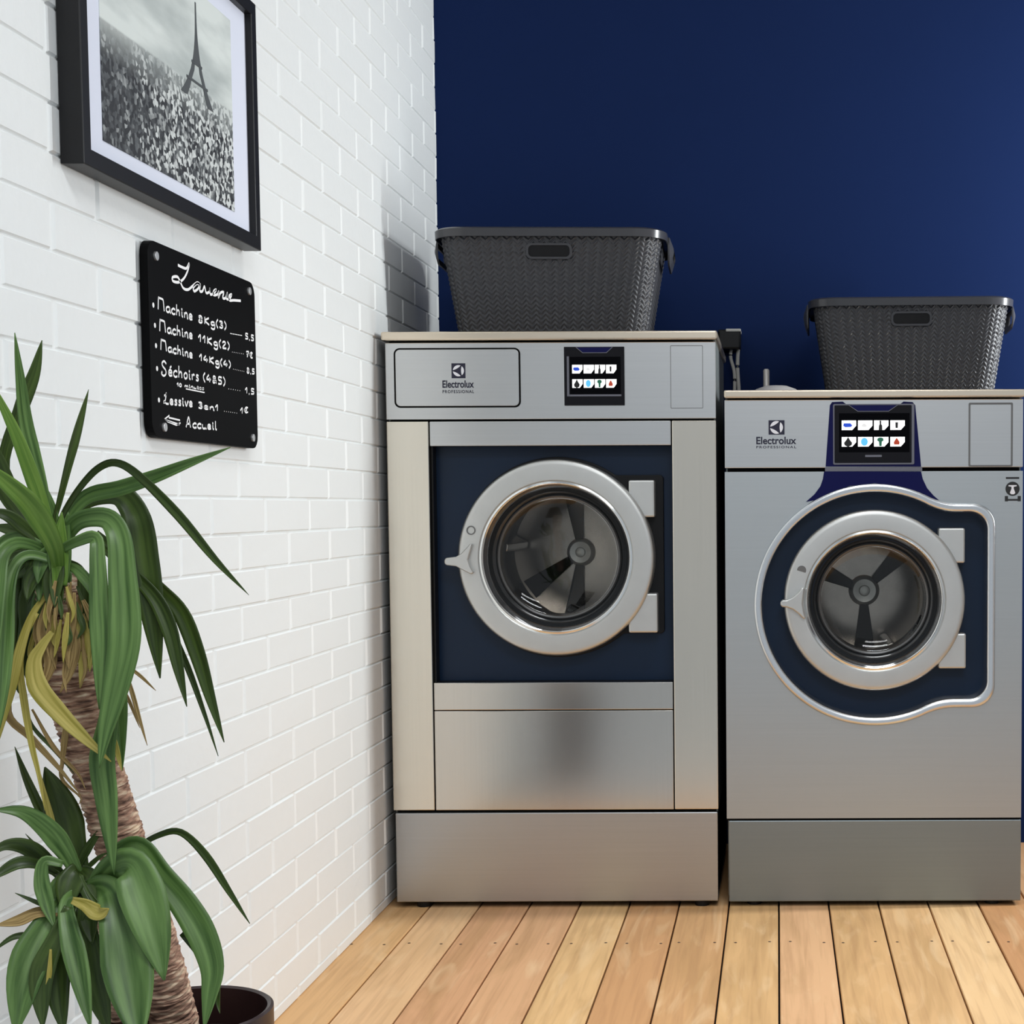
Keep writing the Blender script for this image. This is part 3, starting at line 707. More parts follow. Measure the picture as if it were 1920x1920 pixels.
def make_basket():
    root = empty('laundry_basket', (0, 0, 0), '', 'laundry basket', 'laundry baskets on the washers')
    NC = 132; sub = 6; NU = NC * sub; NV = 118
    b = MB()
    rows = []
    for j in range(NV + 1):
        t = j / NV
        a, bb, r = dims(t)
        ring = []
        for i in range(NU):
            u = i / NU
            (x, y), (nx, ny) = loop_pt(u, a, bb, r)
            col = i // sub; f = (i % sub) / sub
            ph = t * BHt / 0.0105 + (f - .5) * 1.1 * (1 if col % 2 else -1)
            hgt = (0.5 - 0.5 * math.cos(2 * PI * ph)) * (math.sin(PI * (f * .86 + .07)) ** 0.7)
            fade = min(1, j / 3, (NV - j) / 5)
            e = 0.0042 * hgt * fade
            ring.append(b.v(x + nx * e, y + ny * e, t * BHt))
        rows.append(ring)
    for A, B in zip(rows, rows[1:]):
        for i in range(NU): b.face([A[i], A[(i + 1) % NU], B[(i + 1) % NU], B[i]])
    # floor and inner wall
    inn = []
    for j in range(7):
        t = j / 6
        a, bb, r = dims(t)
        inn.append([b.v(*(loop_pt(i / 120, a - .004, bb - .004, r - .004)[0]), max(t * BHt, .004)) for i in range(120)])
    for A, B in zip(inn, inn[1:]):
        for i in range(120): b.face([A[i], B[i], B[(i + 1) % 120], A[(i + 1) % 120]])
    b.face(inn[0]); b.face(rows[0][::-1])
    b.build('woven_body', M['basket'], root, smooth=70, weld=False)
    # rolled rim
    b = MB(); a, bb, r = dims(1.0)
    prof = [(-.004, BHt - .004), (-.003, BHt + .004), (.002, BHt + .0075), (.009, BHt + .007), (.0150, BHt + .003), (.0140, BHt - .014), (.0122, BHt - .0145), (.0115, BHt - .002), (.004, BHt - .003), (.0005, BHt - .006)]
    rg = [[b.v(*(loop_pt(i / 160, a + o, bb + o, r + o)[0]), z) for o, z in prof] for i in range(160)]
    n = len(prof)
    for i in range(160):
        A, B = rg[i], rg[(i + 1) % 160]
        for k in range(n): b.face([A[k], A[(k + 1) % n], B[(k + 1) % n], B[k]])
    b.build('rim', M['basket_rim'], root, smooth=50)
    # end grips : flared flap with a finger hole, below the rim at both short ends
    for sx in (-1, 1):
        b = MB()
        out = [(y, z) for y, z in rrect(-.085, .085, -.052, .012, .022)]
        hol = rrect(-.055, .055, -.034, -.010, .011)
        b.plate(out, [hol], 0, .004)
        for v in b.bm.verts:
            y, d, z = v.co.x, v.co.y, v.co.z
            v.co = Vector((sx * (a + .0135 + d + .016 * math.exp(-((z + .02) / .02) ** 2) * (1 - (y / .09) ** 2)), y, BHt + z - .008))
        b.build('end_grip', M['basket'], root, smooth=50)
    # hand slot on the front face
    a9, b9, _ = dims(0.80)
    b = MB()
    b.use(M['basket']).plate(rrect(-.050, .050, .170, .204, .012), [rrect(-.045, .045, .1745, .1995, .009)], -.0085, .004)
    b.use(M['basket_dark']).prism(rrect(-.046, .046, .174, .200, .010), -.0056, .003)
    for v in b.bm.verts:
        v.co.y += -(dims(v.co.z / BHt)[1])
    b.build('hand_slot', None, root, smooth=40)
    return root
def copy_tree(o, parent=None):
    c = o.copy(); COL.objects.link(c)
    if parent: c.parent = parent
    for ch in list(o.children): copy_tree(ch, c)
    return c
bk = make_basket()
bk2 = copy_tree(bk)
bk['label'] = 'dark grey woven plastic laundry basket on the taller washer beside the brick wall'
pl = P(1034, 600, 0.28)
bk.location = (P(1046, 600, 0.26).x, 0.262, ZL1 + 0.0005); bk.rotation_euler = (0, 0, math.radians(2)); bk.scale = (1.02, 1.02, 1.0)
bk2['label'] = 'dark grey woven plastic laundry basket on the lower washer at the right'
bk2.location = (P(1703, 700, 0.36).x, 0.365, ZL1r + 0.0005); bk2.rotation_euler = (0, 0, math.radians(-2)); bk2.scale = (0.935, 0.935, 0.95)

# ================================================================== FRAMED PICTURE
FO = 0.030                                            # stands this far off the wall
def wl(o): return WX + o
pa, pb = W(158, 312, FO), W(490, 467, FO)
y0, y1 = pa.y, pb.y
z0 = (pa.z + pb.z) / 2
z1 = W(489, 18, FO).z
pic = empty('framed_picture', (WX, (y0 + y1) / 2, z0), 'black framed black and white city photograph with iron tower on white brick wall', 'picture')
def wall_plate(outer, holes, o0, o1, name, m, parent, bevel=0):
    """polygon in (Y,Z) on the left wall, standing from o0 to o1 off it"""
    b = MB().plate(outer, holes, 0, 1)
    for v in b.bm.verts: v.co = Vector((WX + o0 + (o1 - o0) * v.co.y, v.co.x, v.co.z))
    return b.build(name, m, parent, bevel=bevel)
fw = 0.022
wall_plate([(y0, z0), (y1, z0), (y1, z1), (y0, z1)], [[(y0 + fw, z0 + fw), (y1 - fw, z0 + fw), (y1 - fw, z1 - fw), (y0 + fw, z1 - fw)]], 0.001, FO, 'frame', M['frame'], pic, bevel=0.0015)
wall_plate([(y0 + .01, z0 + .01), (y1 - .01, z0 + .01), (y1 - .01, z1 - .01), (y0 + .01, z1 - .01)], [], 0.010, 0.019, 'mat_board', M['mat_board'], pic)
q0, q1, q2 = W(194, 272, .02), W(440, 390, .02), W(439, 45, .02)
ya, yb, za, zb = q0.y, q1.y, (q0.z + q1.z) / 2, q2.z
def print_material():
    mt = bpy.data.materials.new('city_photograph'); mt.use_nodes = True
    nt = mt.node_tree; b = nt.nodes['Principled BSDF']; L = nt.links
    tc = nt.nodes.new('ShaderNodeTexCoord'); sp = nt.nodes.new('ShaderNodeSeparateXYZ'); L.new(tc.outputs['Generated'], sp.inputs[0])
    mp = nt.nodes.new('ShaderNodeMapping'); mp.inputs['Scale'].default_value = (1, 74, 46); L.new(tc.outputs['Generated'], mp.inputs['Vector'])
    vo = nt.nodes.new('ShaderNodeTexVoronoi'); vo.inputs['Scale'].default_value = 1.0; L.new(mp.outputs[0], vo.inputs['Vector'])
    mp2 = nt.nodes.new('ShaderNodeMapping'); mp2.inputs['Scale'].default_value = (1, 9, 6); L.new(tc.outputs['Generated'], mp2.inputs['Vector'])
    nz = nt.nodes.new('ShaderNodeTexNoise'); nz.inputs['Scale'].default_value = 1.0; nz.inputs['Detail'].default_value = 6; L.new(mp2.outputs[0], nz.inputs['Vector'])
    sc = nt.nodes.new('ShaderNodeSeparateColor'); L.new(vo.outputs['Color'], sc.inputs[0])
    m1 = nt.nodes.new('ShaderNodeMath'); m1.operation = 'MULTIPLY'; L.new(sc.outputs[0], m1.inputs[0]); L.new(nz.outputs['Fac'], m1.inputs[1])
    tr = nt.nodes.new('ShaderNodeMapRange'); tr.inputs[1].default_value = 0.10; tr.inputs[2].default_value = 0.60; tr.inputs[3].default_value = 0.62; tr.inputs[4].default_value = 1.25
    L.new(sp.outputs['Y'], tr.inputs[0])
    md = nt.nodes.new('ShaderNodeMath'); md.operation = 'MULTIPLY'; L.new(m1.outputs[0], md.inputs[0]); L.new(tr.outputs[0], md.inputs[1])
    rc = nt.nodes.new('ShaderNodeValToRGB'); L.new(md.outputs[0], rc.inputs[0])
    rc.color_ramp.elements[0].color = srgb(28, 30, 34); rc.color_ramp.elements[0].position = 0.08
    rc.color_ramp.elements[1].color = srgb(214, 218, 216); rc.color_ramp.elements[1].position = 0.50
    e = rc.color_ramp.elements.new(0.26); e.color = srgb(86, 90, 92)
    # haze towards the skyline, sky above it
    sk = nt.nodes.new('ShaderNodeValToRGB'); L.new(sp.outputs['Z'], sk.inputs[0])
    sk.color_ramp.elements[0].color = (0, 0, 0, 1); sk.color_ramp.elements[0].position = 0.36
    sk.color_ramp.elements[1].color = (1, 1, 1, 1); sk.color_ramp.elements[1].position = 0.525
    e = sk.color_ramp.elements.new(0.515); e.color = (.55, .55, .55, 1)
    mp3 = nt.nodes.new('ShaderNodeMapping'); mp3.inputs['Scale'].default_value = (1, 1.6, 4); L.new(tc.outputs['Generated'], mp3.inputs['Vector'])
    n3 = nt.nodes.new('ShaderNodeTexNoise'); n3.inputs['Scale'].default_value = 1.2; n3.inputs['Detail'].default_value = 4; L.new(mp3.outputs[0], n3.inputs['Vector'])
    r3 = nt.nodes.new('ShaderNodeValToRGB'); L.new(n3.outputs['Fac'], r3.inputs[0])
    r3.color_ramp.elements[0].color = srgb(168, 176, 174); r3.color_ramp.elements[0].position = 0.3
    r3.color_ramp.elements[1].color = srgb(222, 228, 224); r3.color_ramp.elements[1].position = 0.6
    mx = nt.nodes.new('ShaderNodeMix'); mx.data_type = 'RGBA'
    L.new(sk.outputs[0], mx.inputs['Factor']); L.new(rc.outputs[0], mx.inputs['A']); L.new(r3.outputs[0], mx.inputs['B'])
    L.new(mx.outputs['Result'], b.inputs['Base Color'])
    b.inputs['Roughness'].default_value = 0.55
    return mt
M['city'] = print_material()
pr = wall_plate([(ya, za), (yb, za), (yb, zb), (ya, zb)], [], 0.0185, 0.0200, 'print', M['city'], pic)
# lattice tower printed on the photograph
M['tower'] = mat('tower_ink', srgb(72, 76, 78), 0.6)
wd, ht = yb - ya, zb - za
ty, tz0, tz1 = ya + wd * 0.69, za + ht * 0.45, za + ht * 0.935
H = tz1 - tz0
def half(t): return 0.125 * wd * (1 - t) ** 3.2 + 0.0045 * (1 - .55 * t)
tb = MB()
ts = [0.38 + i * 0.62 / 10 for i in range(11)]
tb.prism([(ty - half(t), tz0 + H * t) for t in ts] + [(ty + half(t), tz0 + H * t) for t in ts[::-1]], 0, 1)
for s in (-1, 1):
    tt = [0, .1, .2, .3, .39]
    tb.prism([(ty + s * half(t), tz0 + H * t) for t in tt] + [(ty + s * half(t) * (.62 if t < .3 else .45), tz0 + H * t) for t in tt[::-1]], 0, 1)
for t in (0.17, 0.36): tb.box(ty - half(t) * 1.12, ty + half(t) * 1.12, 0, 1.6, tz0 + H * t, tz0 + H * (t + .025))
for v in tb.bm.verts: v.co = Vector((WX + 0.0199 + 0.0006 * v.co.y, v.co.x, v.co.z))
tb.build('printed_tower', M['tower'], pr)

# ================================================================== MENU BOARD
MO = 0.014
a, b_, c_, d_ = W(279, 458, MO), W(479, 524, MO), W(482, 838, MO), W(284, 823, MO)
my0, my1 = (a.y + d_.y) / 2, (b_.y + c_.y) / 2
mz1, mz0 = (a.z + b_.z) / 2, (c_.z + d_.z) / 2
mb = empty('menu_board', (WX, (my0 + my1) / 2, mz0), 'black rounded chalk price board headed Laverie on the white brick wall below the picture', 'sign')
wall_plate(rrect(my0, my1, mz0, mz1, 0.022), [], 0.002, MO, 'board', M['board'], mb, bevel=0.001)
for x, y in ((291, 480), (466, 546), (307, 801), (473, 821)):
    p = W(x, y, MO)
    wall_plate(circ(p.y, p.z, 0.0062, 20), [], MO - .001, MO + .003, 'screw', M['screw'], mb, bevel=0.001)
# single-stroke handwriting : letters in a box one unit high, x-height 0.5
G = {
 'M': (.75, [[(0, 0), (.06, .95), (.12, 1), (.45, .98), (.55, .85), (.62, 0)]]),
 'a': (.5, [[(.42, .42), (.25, .5), (.06, .38), (.03, .15), (.15, .02), (.32, .1), (.42, .42), (.42, .1), (.5, .02)]]),
 'c': (.42, [[(.4, .42), (.25, .5), (.06, .35), (.05, .12), (.2, 0), (.4, .08)]]),
 'h': (.5, [[(.06, 0), (.1, .95)], [(.07, .25), (.22, .48), (.36, .4), (.38, 0)]]),
 'i': (.25, [[(.1, .48), (.1, .1), (.2, .02)], [(.1, .66), (.12, .69)]]),
 'n': (.48, [[(.06, .48), (.07, 0)], [(.07, .25), (.22, .48), (.36, .4), (.38, .05), (.46, .02)]]),
 'e': (.45, [[(.05, .25), (.36, .28), (.3, .46), (.14, .46), (.05, .22), (.16, .02), (.4, .08)]]),
 'É': (.45, [[(.05, .25), (.36, .28), (.3, .46), (.14, .46), (.05, .22), (.16, .02), (.4, .08)], [(.18, .62), (.34, .8)]]),
 'r': (.38, [[(.06, .48), (.08, 0)], [(.08, .28), (.2, .46), (.34, .44)]]),
 's': (.38, [[(.32, .44), (.15, .48), (.1, .34), (.28, .2), (.24, .03), (.04, .05)]]),
 'o': (.45, [[(.22, .5), (.05, .3), (.14, .02), (.34, .1), (.36, .38), (.22, .5)]]),
 'm': (.7, [[(.05, .48), (.06, 0)], [(.06, .25), (.18, .48), (.3, .38), (.31, 0)], [(.31, .25), (.44, .48), (.56, .38), (.58, .02)]]),
 'u': (.48, [[(.06, .48), (.07, .12), (.2, 0), (.36, .14), (.38, .48), (.38, .08), (.46, .02)]]),
 't': (.34, [[(.14, .85), (.14, .1), (.28, .02)], [(.02, .52), (.3, .54)]]),
 'v': (.42, [[(.03, .48), (.18, .02), (.36, .46), (.44, .42)]]),
 'l': (.26, [[(.08, .95), (.08, .1), (.2, .02)]]),
 'K': (.55, [[(.06, 0), (.08, .9)], [(.46, .85), (.1, .42), (.48, 0)]]),
 'g': (.46, [[(.4, .42), (.2, .5), (.05, .3), (.14, .08), (.34, .16), (.4, .46), (.4, -.25), (.22, -.42), (.04, -.3)]]),
 '8': (.5, [[(.36, .75), (.22, .85), (.08, .7), (.36, .3), (.34, .08), (.18, 0), (.06, .14), (.14, .35), (.36, .58), (.36, .75)]]),
 '1': (.34, [[(.02, .5), (.22, .85), (.2, 0)]]),
 '4': (.5, [[(.26, .85), (.04, .32), (.44, .32)], [(.34, .55), (.32, 0)]]),
 '3': (.44, [[(.05, .8), (.26, .85), (.34, .65), (.16, .46), (.36, .3), (.28, .03), (.04, .06)]]),
 '2': (.46, [[(.05, .65), (.2, .85), (.36, .68), (.06, .02), (.42, .02)]]),
 '5': (.46, [[(.4, .85), (.12, .85), (.1, .5), (.34, .44), (.34, .1), (.04, .02)]]),
 '7': (.46, [[(.04, .82), (.4, .84), (.14, 0)], [(.1, .42), (.34, .44)]]),
 '0': (.44, [[(.2, .85), (.04, .5), (.1, .05), (.3, .05), (.38, .5), (.2, .85)]]),
 '(': (.26, [[(.22, .98), (.06, .6), (.08, .2), (.2, -.12)]]),
 ')': (.28, [[(.04, .98), (.2, .6), (.18, .2), (.04, -.12)]]),
 '&': (.5, [[(.42, .05), (.12, .6), (.2, .82), (.34, .66), (.08, .22), (.18, .02), (.42, .34)]]),
 'S': (.6, [[(.5, .9), (.3, 1.08), (.1, .9), (.16, .66), (.42, .4), (.44, .1), (.22, -.08), (.02, .08), (.1, .24)]]),
 'L': (.6, [[(.1, .75), (.3, .9), (.32, 1.02), (.26, .6), (.16, .2), (.04, .1), (.1, .26), (.3, .04), (.56, .04)]]),
 'A': (.6, [[(.02, 0), (.24, .95), (.34, .95), (.46, 0)], [(.08, .36), (.44, .4)]]),
 'E': (.5, [[(.42, .75), (.22, .85), (.08, .5), (.18, .05), (.42, .06)], [(0, .56), (.32, .56)], [(0, .38), (.3, .38)]]),
 ',': (.2, [[(.1, .08), (.04, -.14)]]),
 '.': (.2, [[(.06, .02), (.11, .02)]]),
 '*': (.34, [[(.1, .38), (.16, .38)]]),
 '-': (.4, [[(0, .2), (.4, .2)]]),
 ' ': (.3, []),
}
def strip(b, pts, wdt):
    n = len(pts)
    rows = []
    for i, p in enumerate(pts):
        t = (pts[min(i + 1, n - 1)] - pts[max(i - 1, 0)])
        if t.length < 1e-9: t = Vector((1, 0))
        t.normalize()
        nn = Vector((-t.y, t.x)) * wdt / 2
        rows.append((b.v(WX + MO + .0004, p.x + nn.x, p.y + nn.y), b.v(WX + MO + .0004, p.x - nn.x, p.y - nn.y)))
    for A, B in zip(rows, rows[1:]): b.face([A[0], A[1], B[1], B[0]])
def dot(b, p, r): b.face([b.v(WX + MO + .0004, p.x + r * math.cos(q * PI / 5), p.y + r * math.sin(q * PI / 5)) for q in range(10)])
def write(b, body, pxa, pxb, hpx, wdt=0.0026):
    """handwriting along the baseline from pixel pxa to pxb, letters hpx pixels tall at the start"""
    A = W(pxa[0], pxa[1], MO); B = W(pxb[0], pxb[1], MO)
    o2, e2 = Vector((A.y, A.z)), Vector((B.y, B.z))
    hgt = W(pxa[0], pxa[1] - hpx, MO).z - A.z
    tot = sum(G[c][0] + .06 for c in body)
    ex = (e2 - o2) / tot
    cur = 0.0
    for c in body:
        for st in G[c][1]:
            pts = [o2 + ex * (cur + x) + Vector((0, y * hgt)) for x, y in st]
            if len(pts) == 2 and (pts[0] - pts[1]).length < hgt * .12:
                dot(b, pts[0], wdt * .7)
            else: strip(b, catmull(pts, 5) if len(pts) > 2 else pts, wdt)
        cur += G[c][0] + .06
ch = MB()
lav = [(333, 497), (341, 501), (349, 503), (354, 494), (352, 506), (345, 521), (335, 529), (324, 527), (323, 520), (332, 519), (337, 527), (343, 540), (352, 543), (361, 536), (369, 530), (374, 533), (368, 532), (362, 540), (364, 546), (371, 541), (375, 533), (374, 545), (379, 546), (383, 537), (386, 549), (392, 547), (393, 540), (394, 552), (401, 549), (405, 543), (400, 546), (400, 553), (407, 552), (410, 546), (409, 558), (413, 549), (419, 548), (417, 558), (422, 559), (426, 549), (424, 560), (430, 560), (434, 552), (429, 555), (430, 563), (438, 563), (451, 564)]
strip(ch, catmull([Vector((W(x, y, MO).y, W(x, y, MO).z)) for x, y in lav], 4), 0.0040)
for (x, y) in ((287, 572), (290, 610), (292, 648), (294, 691), (297.5, 750)):
    p = W(x, y, MO); dot(ch, Vector((p.y, p.z)), 0.0036)
write(ch, 'Machine', (296, 580), (362, 601), 22, .0030)
write(ch, '8Kg(3)', (371, 604), (426, 618), 15, .0030)
write(ch, '-----', (431, 626), (454, 630), 4, .0012)
write(ch, '5,5', (459, 635), (477, 640), 12, .0026)
write(ch, 'Machine', (299, 621), (362, 636), 21, .0030)
write(ch, '11Kg(2)', (371, 640), (432, 656), 15, .0030)
write(ch, '.......', (434, 660), (458, 664), 6, .0014)
write(ch, '7E', (461, 669), (475, 672), 12, .0026)
write(ch, 'Machine', (301, 656), (362, 672), 19, .0030)
write(ch, '14Kg(4)', (373, 676), (434, 690), 14, .0030)
write(ch, '.......', (436, 692), (459, 697), 6, .0014)
write(ch, '8,5', (462, 699), (478, 702), 11, .0026)
write(ch, 'SÉchoirs', (302, 702), (374, 715), 24, .0030)
write(ch, '(4&5)', (380, 714), (424, 723), 16, .0030)
write(ch, '......', (427, 729), (452, 733), 6, .0014)
write(ch, '1,5', (459, 737), (478, 740), 12, .0026)
write(ch, '10 minutes', (331, 724), (383, 731), 7, .0022)
strip(ch, [Vector((W(x, y, MO).y, W(x, y, MO).z)) for x, y in ((348, 729), (383, 736))], .0018)
write(ch, 'Lessive', (306, 757), (362, 763), 20, .0030)
write(ch, '3en1', (371, 765), (411, 771), 13, .0028)
write(ch, '.......', (419, 771), (446, 775), 6, .0012)
write(ch, '1E', (450, 776), (467, 773), 12, .0026)
write(ch, 'Accueil', (348, 801), (408, 806), 18, .0030)
for seg in (((317, 779), (308, 786), (313, 790), (330, 797), (338, 793)), ((316, 783), (337, 788)), ((311, 788), (336, 796))):
    strip(ch, [Vector((W(x, y, MO).y, W(x, y, MO).z)) for x, y in seg], .0024)
ch.build('chalk_lettering', M['chalk'], mb, weld=False)

# ================================================================== YUCCA IN ITS POT
def V(x, y, d): return P(x, y, -D + d)
pc = V(352, 1893, 1.75)
yu = empty('potted_yucca', (pc.x, pc.y, 0), 'green yucca with two leafy crowns and drooping leaves in brown pot at left', 'plant')
pr_, pz = 0.094, pc.z
MB().lathez([(0, 0.001), (pr_ * .72, 0.001), (pr_ * .74, 0.01), (pr_ * .96, pz - .03), (pr_ * .97, pz - .028), (pr_ * 1.0, pz - .026), (pr_, pz - .002), (pr_ - .003, pz), (pr_ - .007, pz - .002), (pr_ - .009, pz - .05), (0, pz - .05)], pc.x, pc.y, 64).build('pot', M['pot'], yu, smooth=40)
MB().lathez([(pr_ - .0095, pz - .045), (pr_ * .5, pz - .040), (0, pz - .038)], pc.x, pc.y, 40).build('soil', M['soil'], yu, smooth=60)
def bark_material():
    mt = bpy.data.materials.new('yucca_bark'); mt.use_nodes = True
    nt = mt.node_tree; b = nt.nodes['Principled BSDF']; L = nt.links
    tc = nt.nodes.new('ShaderNodeTexCoord')
    mp = nt.nodes.new('ShaderNodeMapping'); mp.inputs['Scale'].default_value = (45, 45, 210); mp.inputs['Rotation'].default_value = (0, 0.35, 0)
    nz = nt.nodes.new('ShaderNodeTexNoise'); nz.inputs['Scale'].default_value = 1; nz.inputs['Detail'].default_value = 4
    L.new(tc.outputs['Object'], mp.inputs['Vector']); L.new(mp.outputs[0], nz.inputs['Vector'])
    r = nt.nodes.new('ShaderNodeValToRGB'); L.new(nz.outputs['Fac'], r.inputs[0])
    r.color_ramp.elements[0].position = 0.32; r.color_ramp.elements[0].color = srgb(84, 58, 46)
    r.color_ramp.elements[1].position = 0.72; r.color_ramp.elements[1].color = srgb(238, 218, 188)
    e = r.color_ramp.elements.new(0.5); e.color = srgb(172, 134, 112)
    L.new(r.outputs[0], b.inputs['Base Color'])
    b.inputs['Roughness'].default_value = 0.85
    return mt
M['bark'] = bark_material()
def trunk(path, name):
    """ringed stem : overlapping leaf-scar collars"""
    pts = catmull([V(x, y, d) for x, y, d, r in path], 14)
    rad = [r for x, y, d, r in path]
    b = MB(); n = 28; rings = []
    N = len(pts)
    for i, p in enumerate(pts):
        f = i / (N - 1) * (len(rad) - 1); k = min(int(f), len(rad) - 2)
        r = rad[k] + (rad[k + 1] - rad[k]) * (f - k)
        t = (pts[min(i + 1, N - 1)] - pts[max(i - 1, 0)]).normalized()
        a = t.cross(Vector((0, 1, 0))).normalized(); c = t.cross(a)
        for lip, off in ((1.0, -.0005), (1.09, 0.0012)):
            rings.append([b.v(p + t * off + (a * math.cos(2 * PI * q / n) + c * math.sin(2 * PI * q / n)) * r * (lip + random.uniform(-.03, .05)) + t * .004 * math.sin(2 * PI * q / n + i)) for q in range(n)])
    for A, B in zip(rings, rings[1:]):
        for q in range(n): b.face([A[q], A[(q + 1) % n], B[(q + 1) % n], B[q]])
    b.face(rings[0]); b.face(rings[-1][::-1])
    return b.build(name, M['bark'], yu, smooth=35)
trunk([(108, 1085, 1.60, .020), (122, 1180, 1.61, .025), (140, 1280, 1.62, .0255), (158, 1370, 1.63, .024), (185, 1450, 1.645, .0235), (213, 1540, 1.66, .0240), (245, 1640, 1.68, .0240), (285, 1760, 1.71, .0235), (318, 1880, 1.74, .0235), (335, 1960, 1.755, .025)], 'trunk')
trunk([(160, 1650, 1.64, .013), (182, 1720, 1.66, .018), (205, 1800, 1.69, .019), (235, 1890, 1.73, .019), (285, 1975, 1.76, .018)], 'trunk')

def leaf(path, wpx, m, d0=1.60, d1=None, twist=0.0, fold=0.30, blunt=0.0, name='leaf', base=0.42, fat=0.42):
    """strap leaf along pixel points from base to tip, between camera distances d0 and d1"""
    if d1 is None: d1 = d0 - 0.05
    k = len(path)
    c3 = []
    for i, p in enumerate(path):
        d = p[2] if len(p) > 2 else d0 + (d1 - d0) * i / (k - 1)
        c3.append(V(p[0], p[1], d))
    pts = catmull(c3, max(5, int(26 / (k - 1))))
    N = len(pts); ln = [0]
    for a, b in zip(pts, pts[1:]): ln.append(ln[-1] + (b - a).length)
    W0 = wpx / FPX * (d0 + d1) / 2
    bm = MB(); rows = []
    ns = 7
    for i, p in enumerate(pts):
        s = ln[i] / ln[-1]
        t = (pts[min(i + 1, N - 1)] - pts[max(i - 1, 0)]).normalized()
        view = (p - CAM).normalized()
        side = t.cross(view)
        if side.length < 1e-4: side = Vector((1, 0, 0))
        side.normalize()
        ang = twist[0] + (twist[1] - twist[0]) * s if isinstance(twist, tuple) else twist
        side = Matrix.Rotation(ang, 3, t) @ side
        nrm = side.cross(t).normalized()
        if nrm.dot(view) > 0: nrm = -nrm
        pf = (base + (1 - base) * min(1, s / fat)) if s < fat else max(0.03, math.cos((s - fat) / (1 - fat) * PI / 2) ** (0.85))
        ww = W0 * pf / 2
        row = []
        for j in range(ns):
            u = -1 + 2 * j / (ns - 1)
            row.append(bm.v(p + side * ww * u + nrm * (fold * ww * (abs(u) ** 1.15 - .45) + 0.012 * ww * math.cos(u * 8) * (1 - abs(u)))))
        rows.append(row)
    uvs = {}
    for i in range(N - 1):
        for j in range(ns - 1):
            f = bm.face([rows[i][j], rows[i][j + 1], rows[i + 1][j + 1], rows[i + 1][j]])
    uvl = bm.bm.loops.layers.uv.new('UVMap')
    idx = {v: (j / (ns - 1), ln[i] / ln[-1]) for i, r in enumerate(rows) for j, v in enumerate(r)}
    for f in bm.bm.faces:
        for l in f.loops: l[uvl].uv = idx[l.vert]
    o = bm.build(name, m, yu, smooth=60, weld=False)
    sd = o.modifiers.new('thickness', 'SOLIDIFY'); sd.thickness = 0.0007
    return o
Lg, Ln, Ls, Ly, Lx = M['leaf'], M['leaf_new'], M['leaf_shaded'], M['leaf_dry'], M['leaf_dead']
# --- upper crown
leaf([(96, 985), (78, 905), (50, 800), (38, 710), (28, 624)], 26, Lg, 1.60, 1.56, .3)
leaf([(70, 1000), (8, 880), (38, 770), (64, 700), (79, 638)], 26, Ls, 1.66, 1.66, .2, fat=.7)
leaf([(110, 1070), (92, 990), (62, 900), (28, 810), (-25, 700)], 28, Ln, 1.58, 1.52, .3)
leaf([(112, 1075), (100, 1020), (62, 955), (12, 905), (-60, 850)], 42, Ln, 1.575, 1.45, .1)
leaf([(90, 1000), (30, 950), (-10, 860), (-40, 780)], 38, Ls, 1.64, 1.62, .1)
leaf([(93, 1000), (108, 950), (128, 870), (148, 795), (166, 730)], 19, Ls, 1.61, 1.62, .6, fat=.6)
leaf([(100, 1010), (118, 962), (150, 912), (185, 876), (220, 867), (262, 892), (335, 965), (405, 1050), (467, 1116)], 22, Ls, 1.60, 1.58, (.9, .4), fat=.6, base=.6)
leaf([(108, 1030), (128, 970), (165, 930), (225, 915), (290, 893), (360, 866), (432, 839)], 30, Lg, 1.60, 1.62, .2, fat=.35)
leaf([(112, 1000), (150, 945), (195, 926), (232, 932), (258, 975), (268, 1040), (280, 1110), (290, 1190), (300, 1272)], 56, Ls, 1.66, 1.64, .15, fat=.5, base=.4)
leaf([(180, 1000), (240, 1050), (300, 1105), (340, 1150), (370, 1225), (395, 1310), (420, 1392)], 32, Ls, 1.67, 1.66, .3, fat=.5)
leaf([(185, 1020), (242, 1070), (290, 1120), (318, 1180), (335, 1255), (350, 1325)], 30, Ls, 1.65, 1.63, .2, fat=.5)
leaf([(230, 1080), (300, 1150), (345, 1235), (382, 1335), (409, 1418)], 12, Ls, 1.68, 1.67, .2)
leaf([(112, 1020), (140, 982), (172, 970), (205, 975), (224, 1010), (230, 1080), (234, 1150), (232, 1215), (215, 1300), (198, 1370), (186, 1440)], 58, Lg, 1.58, 1.52, .1, fat=.55, base=.45)
leaf([(115, 1030), (145, 1015), (178, 1008), (183, 1050), (186, 1130), (190, 1220), (186, 1330)], 38, Lg, 1.57, 1.53, .1, fat=.6)
leaf([(190, 1240), (205, 1330), (192, 1420), (200, 1500), (214, 1640)], 46, Lg, 1.58, 1.56, .2, fat=.45)
leaf([(205, 1200), (222, 1300), (226, 1380), (229, 1445)], 30, Lg, 1.60, 1.58, .2)
leaf([(110, 1035), (135, 985), (170, 985)], 14, Ls, 1.62, 1.62, .3)
leaf([(105, 1045), (60, 1022), (25, 1020), (0, 1050), (-8, 1130), (-10, 1250)], 34, Lg, 1.58, 1.50, .2, fat=.5)
leaf([(100, 1050), (55, 1040), (28, 1060), (14, 1110), (8, 1200), (2, 1300), (-10, 1400)], 34, Lg, 1.57, 1.50, .1, fat=.5)
leaf([(90, 1025), (50, 995), (10, 965), (-40, 960)], 26, Ls, 1.61, 1.58, .2)
leaf([(85, 1040), (40, 1000), (-20, 985)], 28, Ls, 1.63, 1.62, .2)
leaf([(115, 1030), (95, 960), (70, 900), (56, 850)], 24, Lg, 1.615, 1.60, .1)
rc_ = random.Random(11)
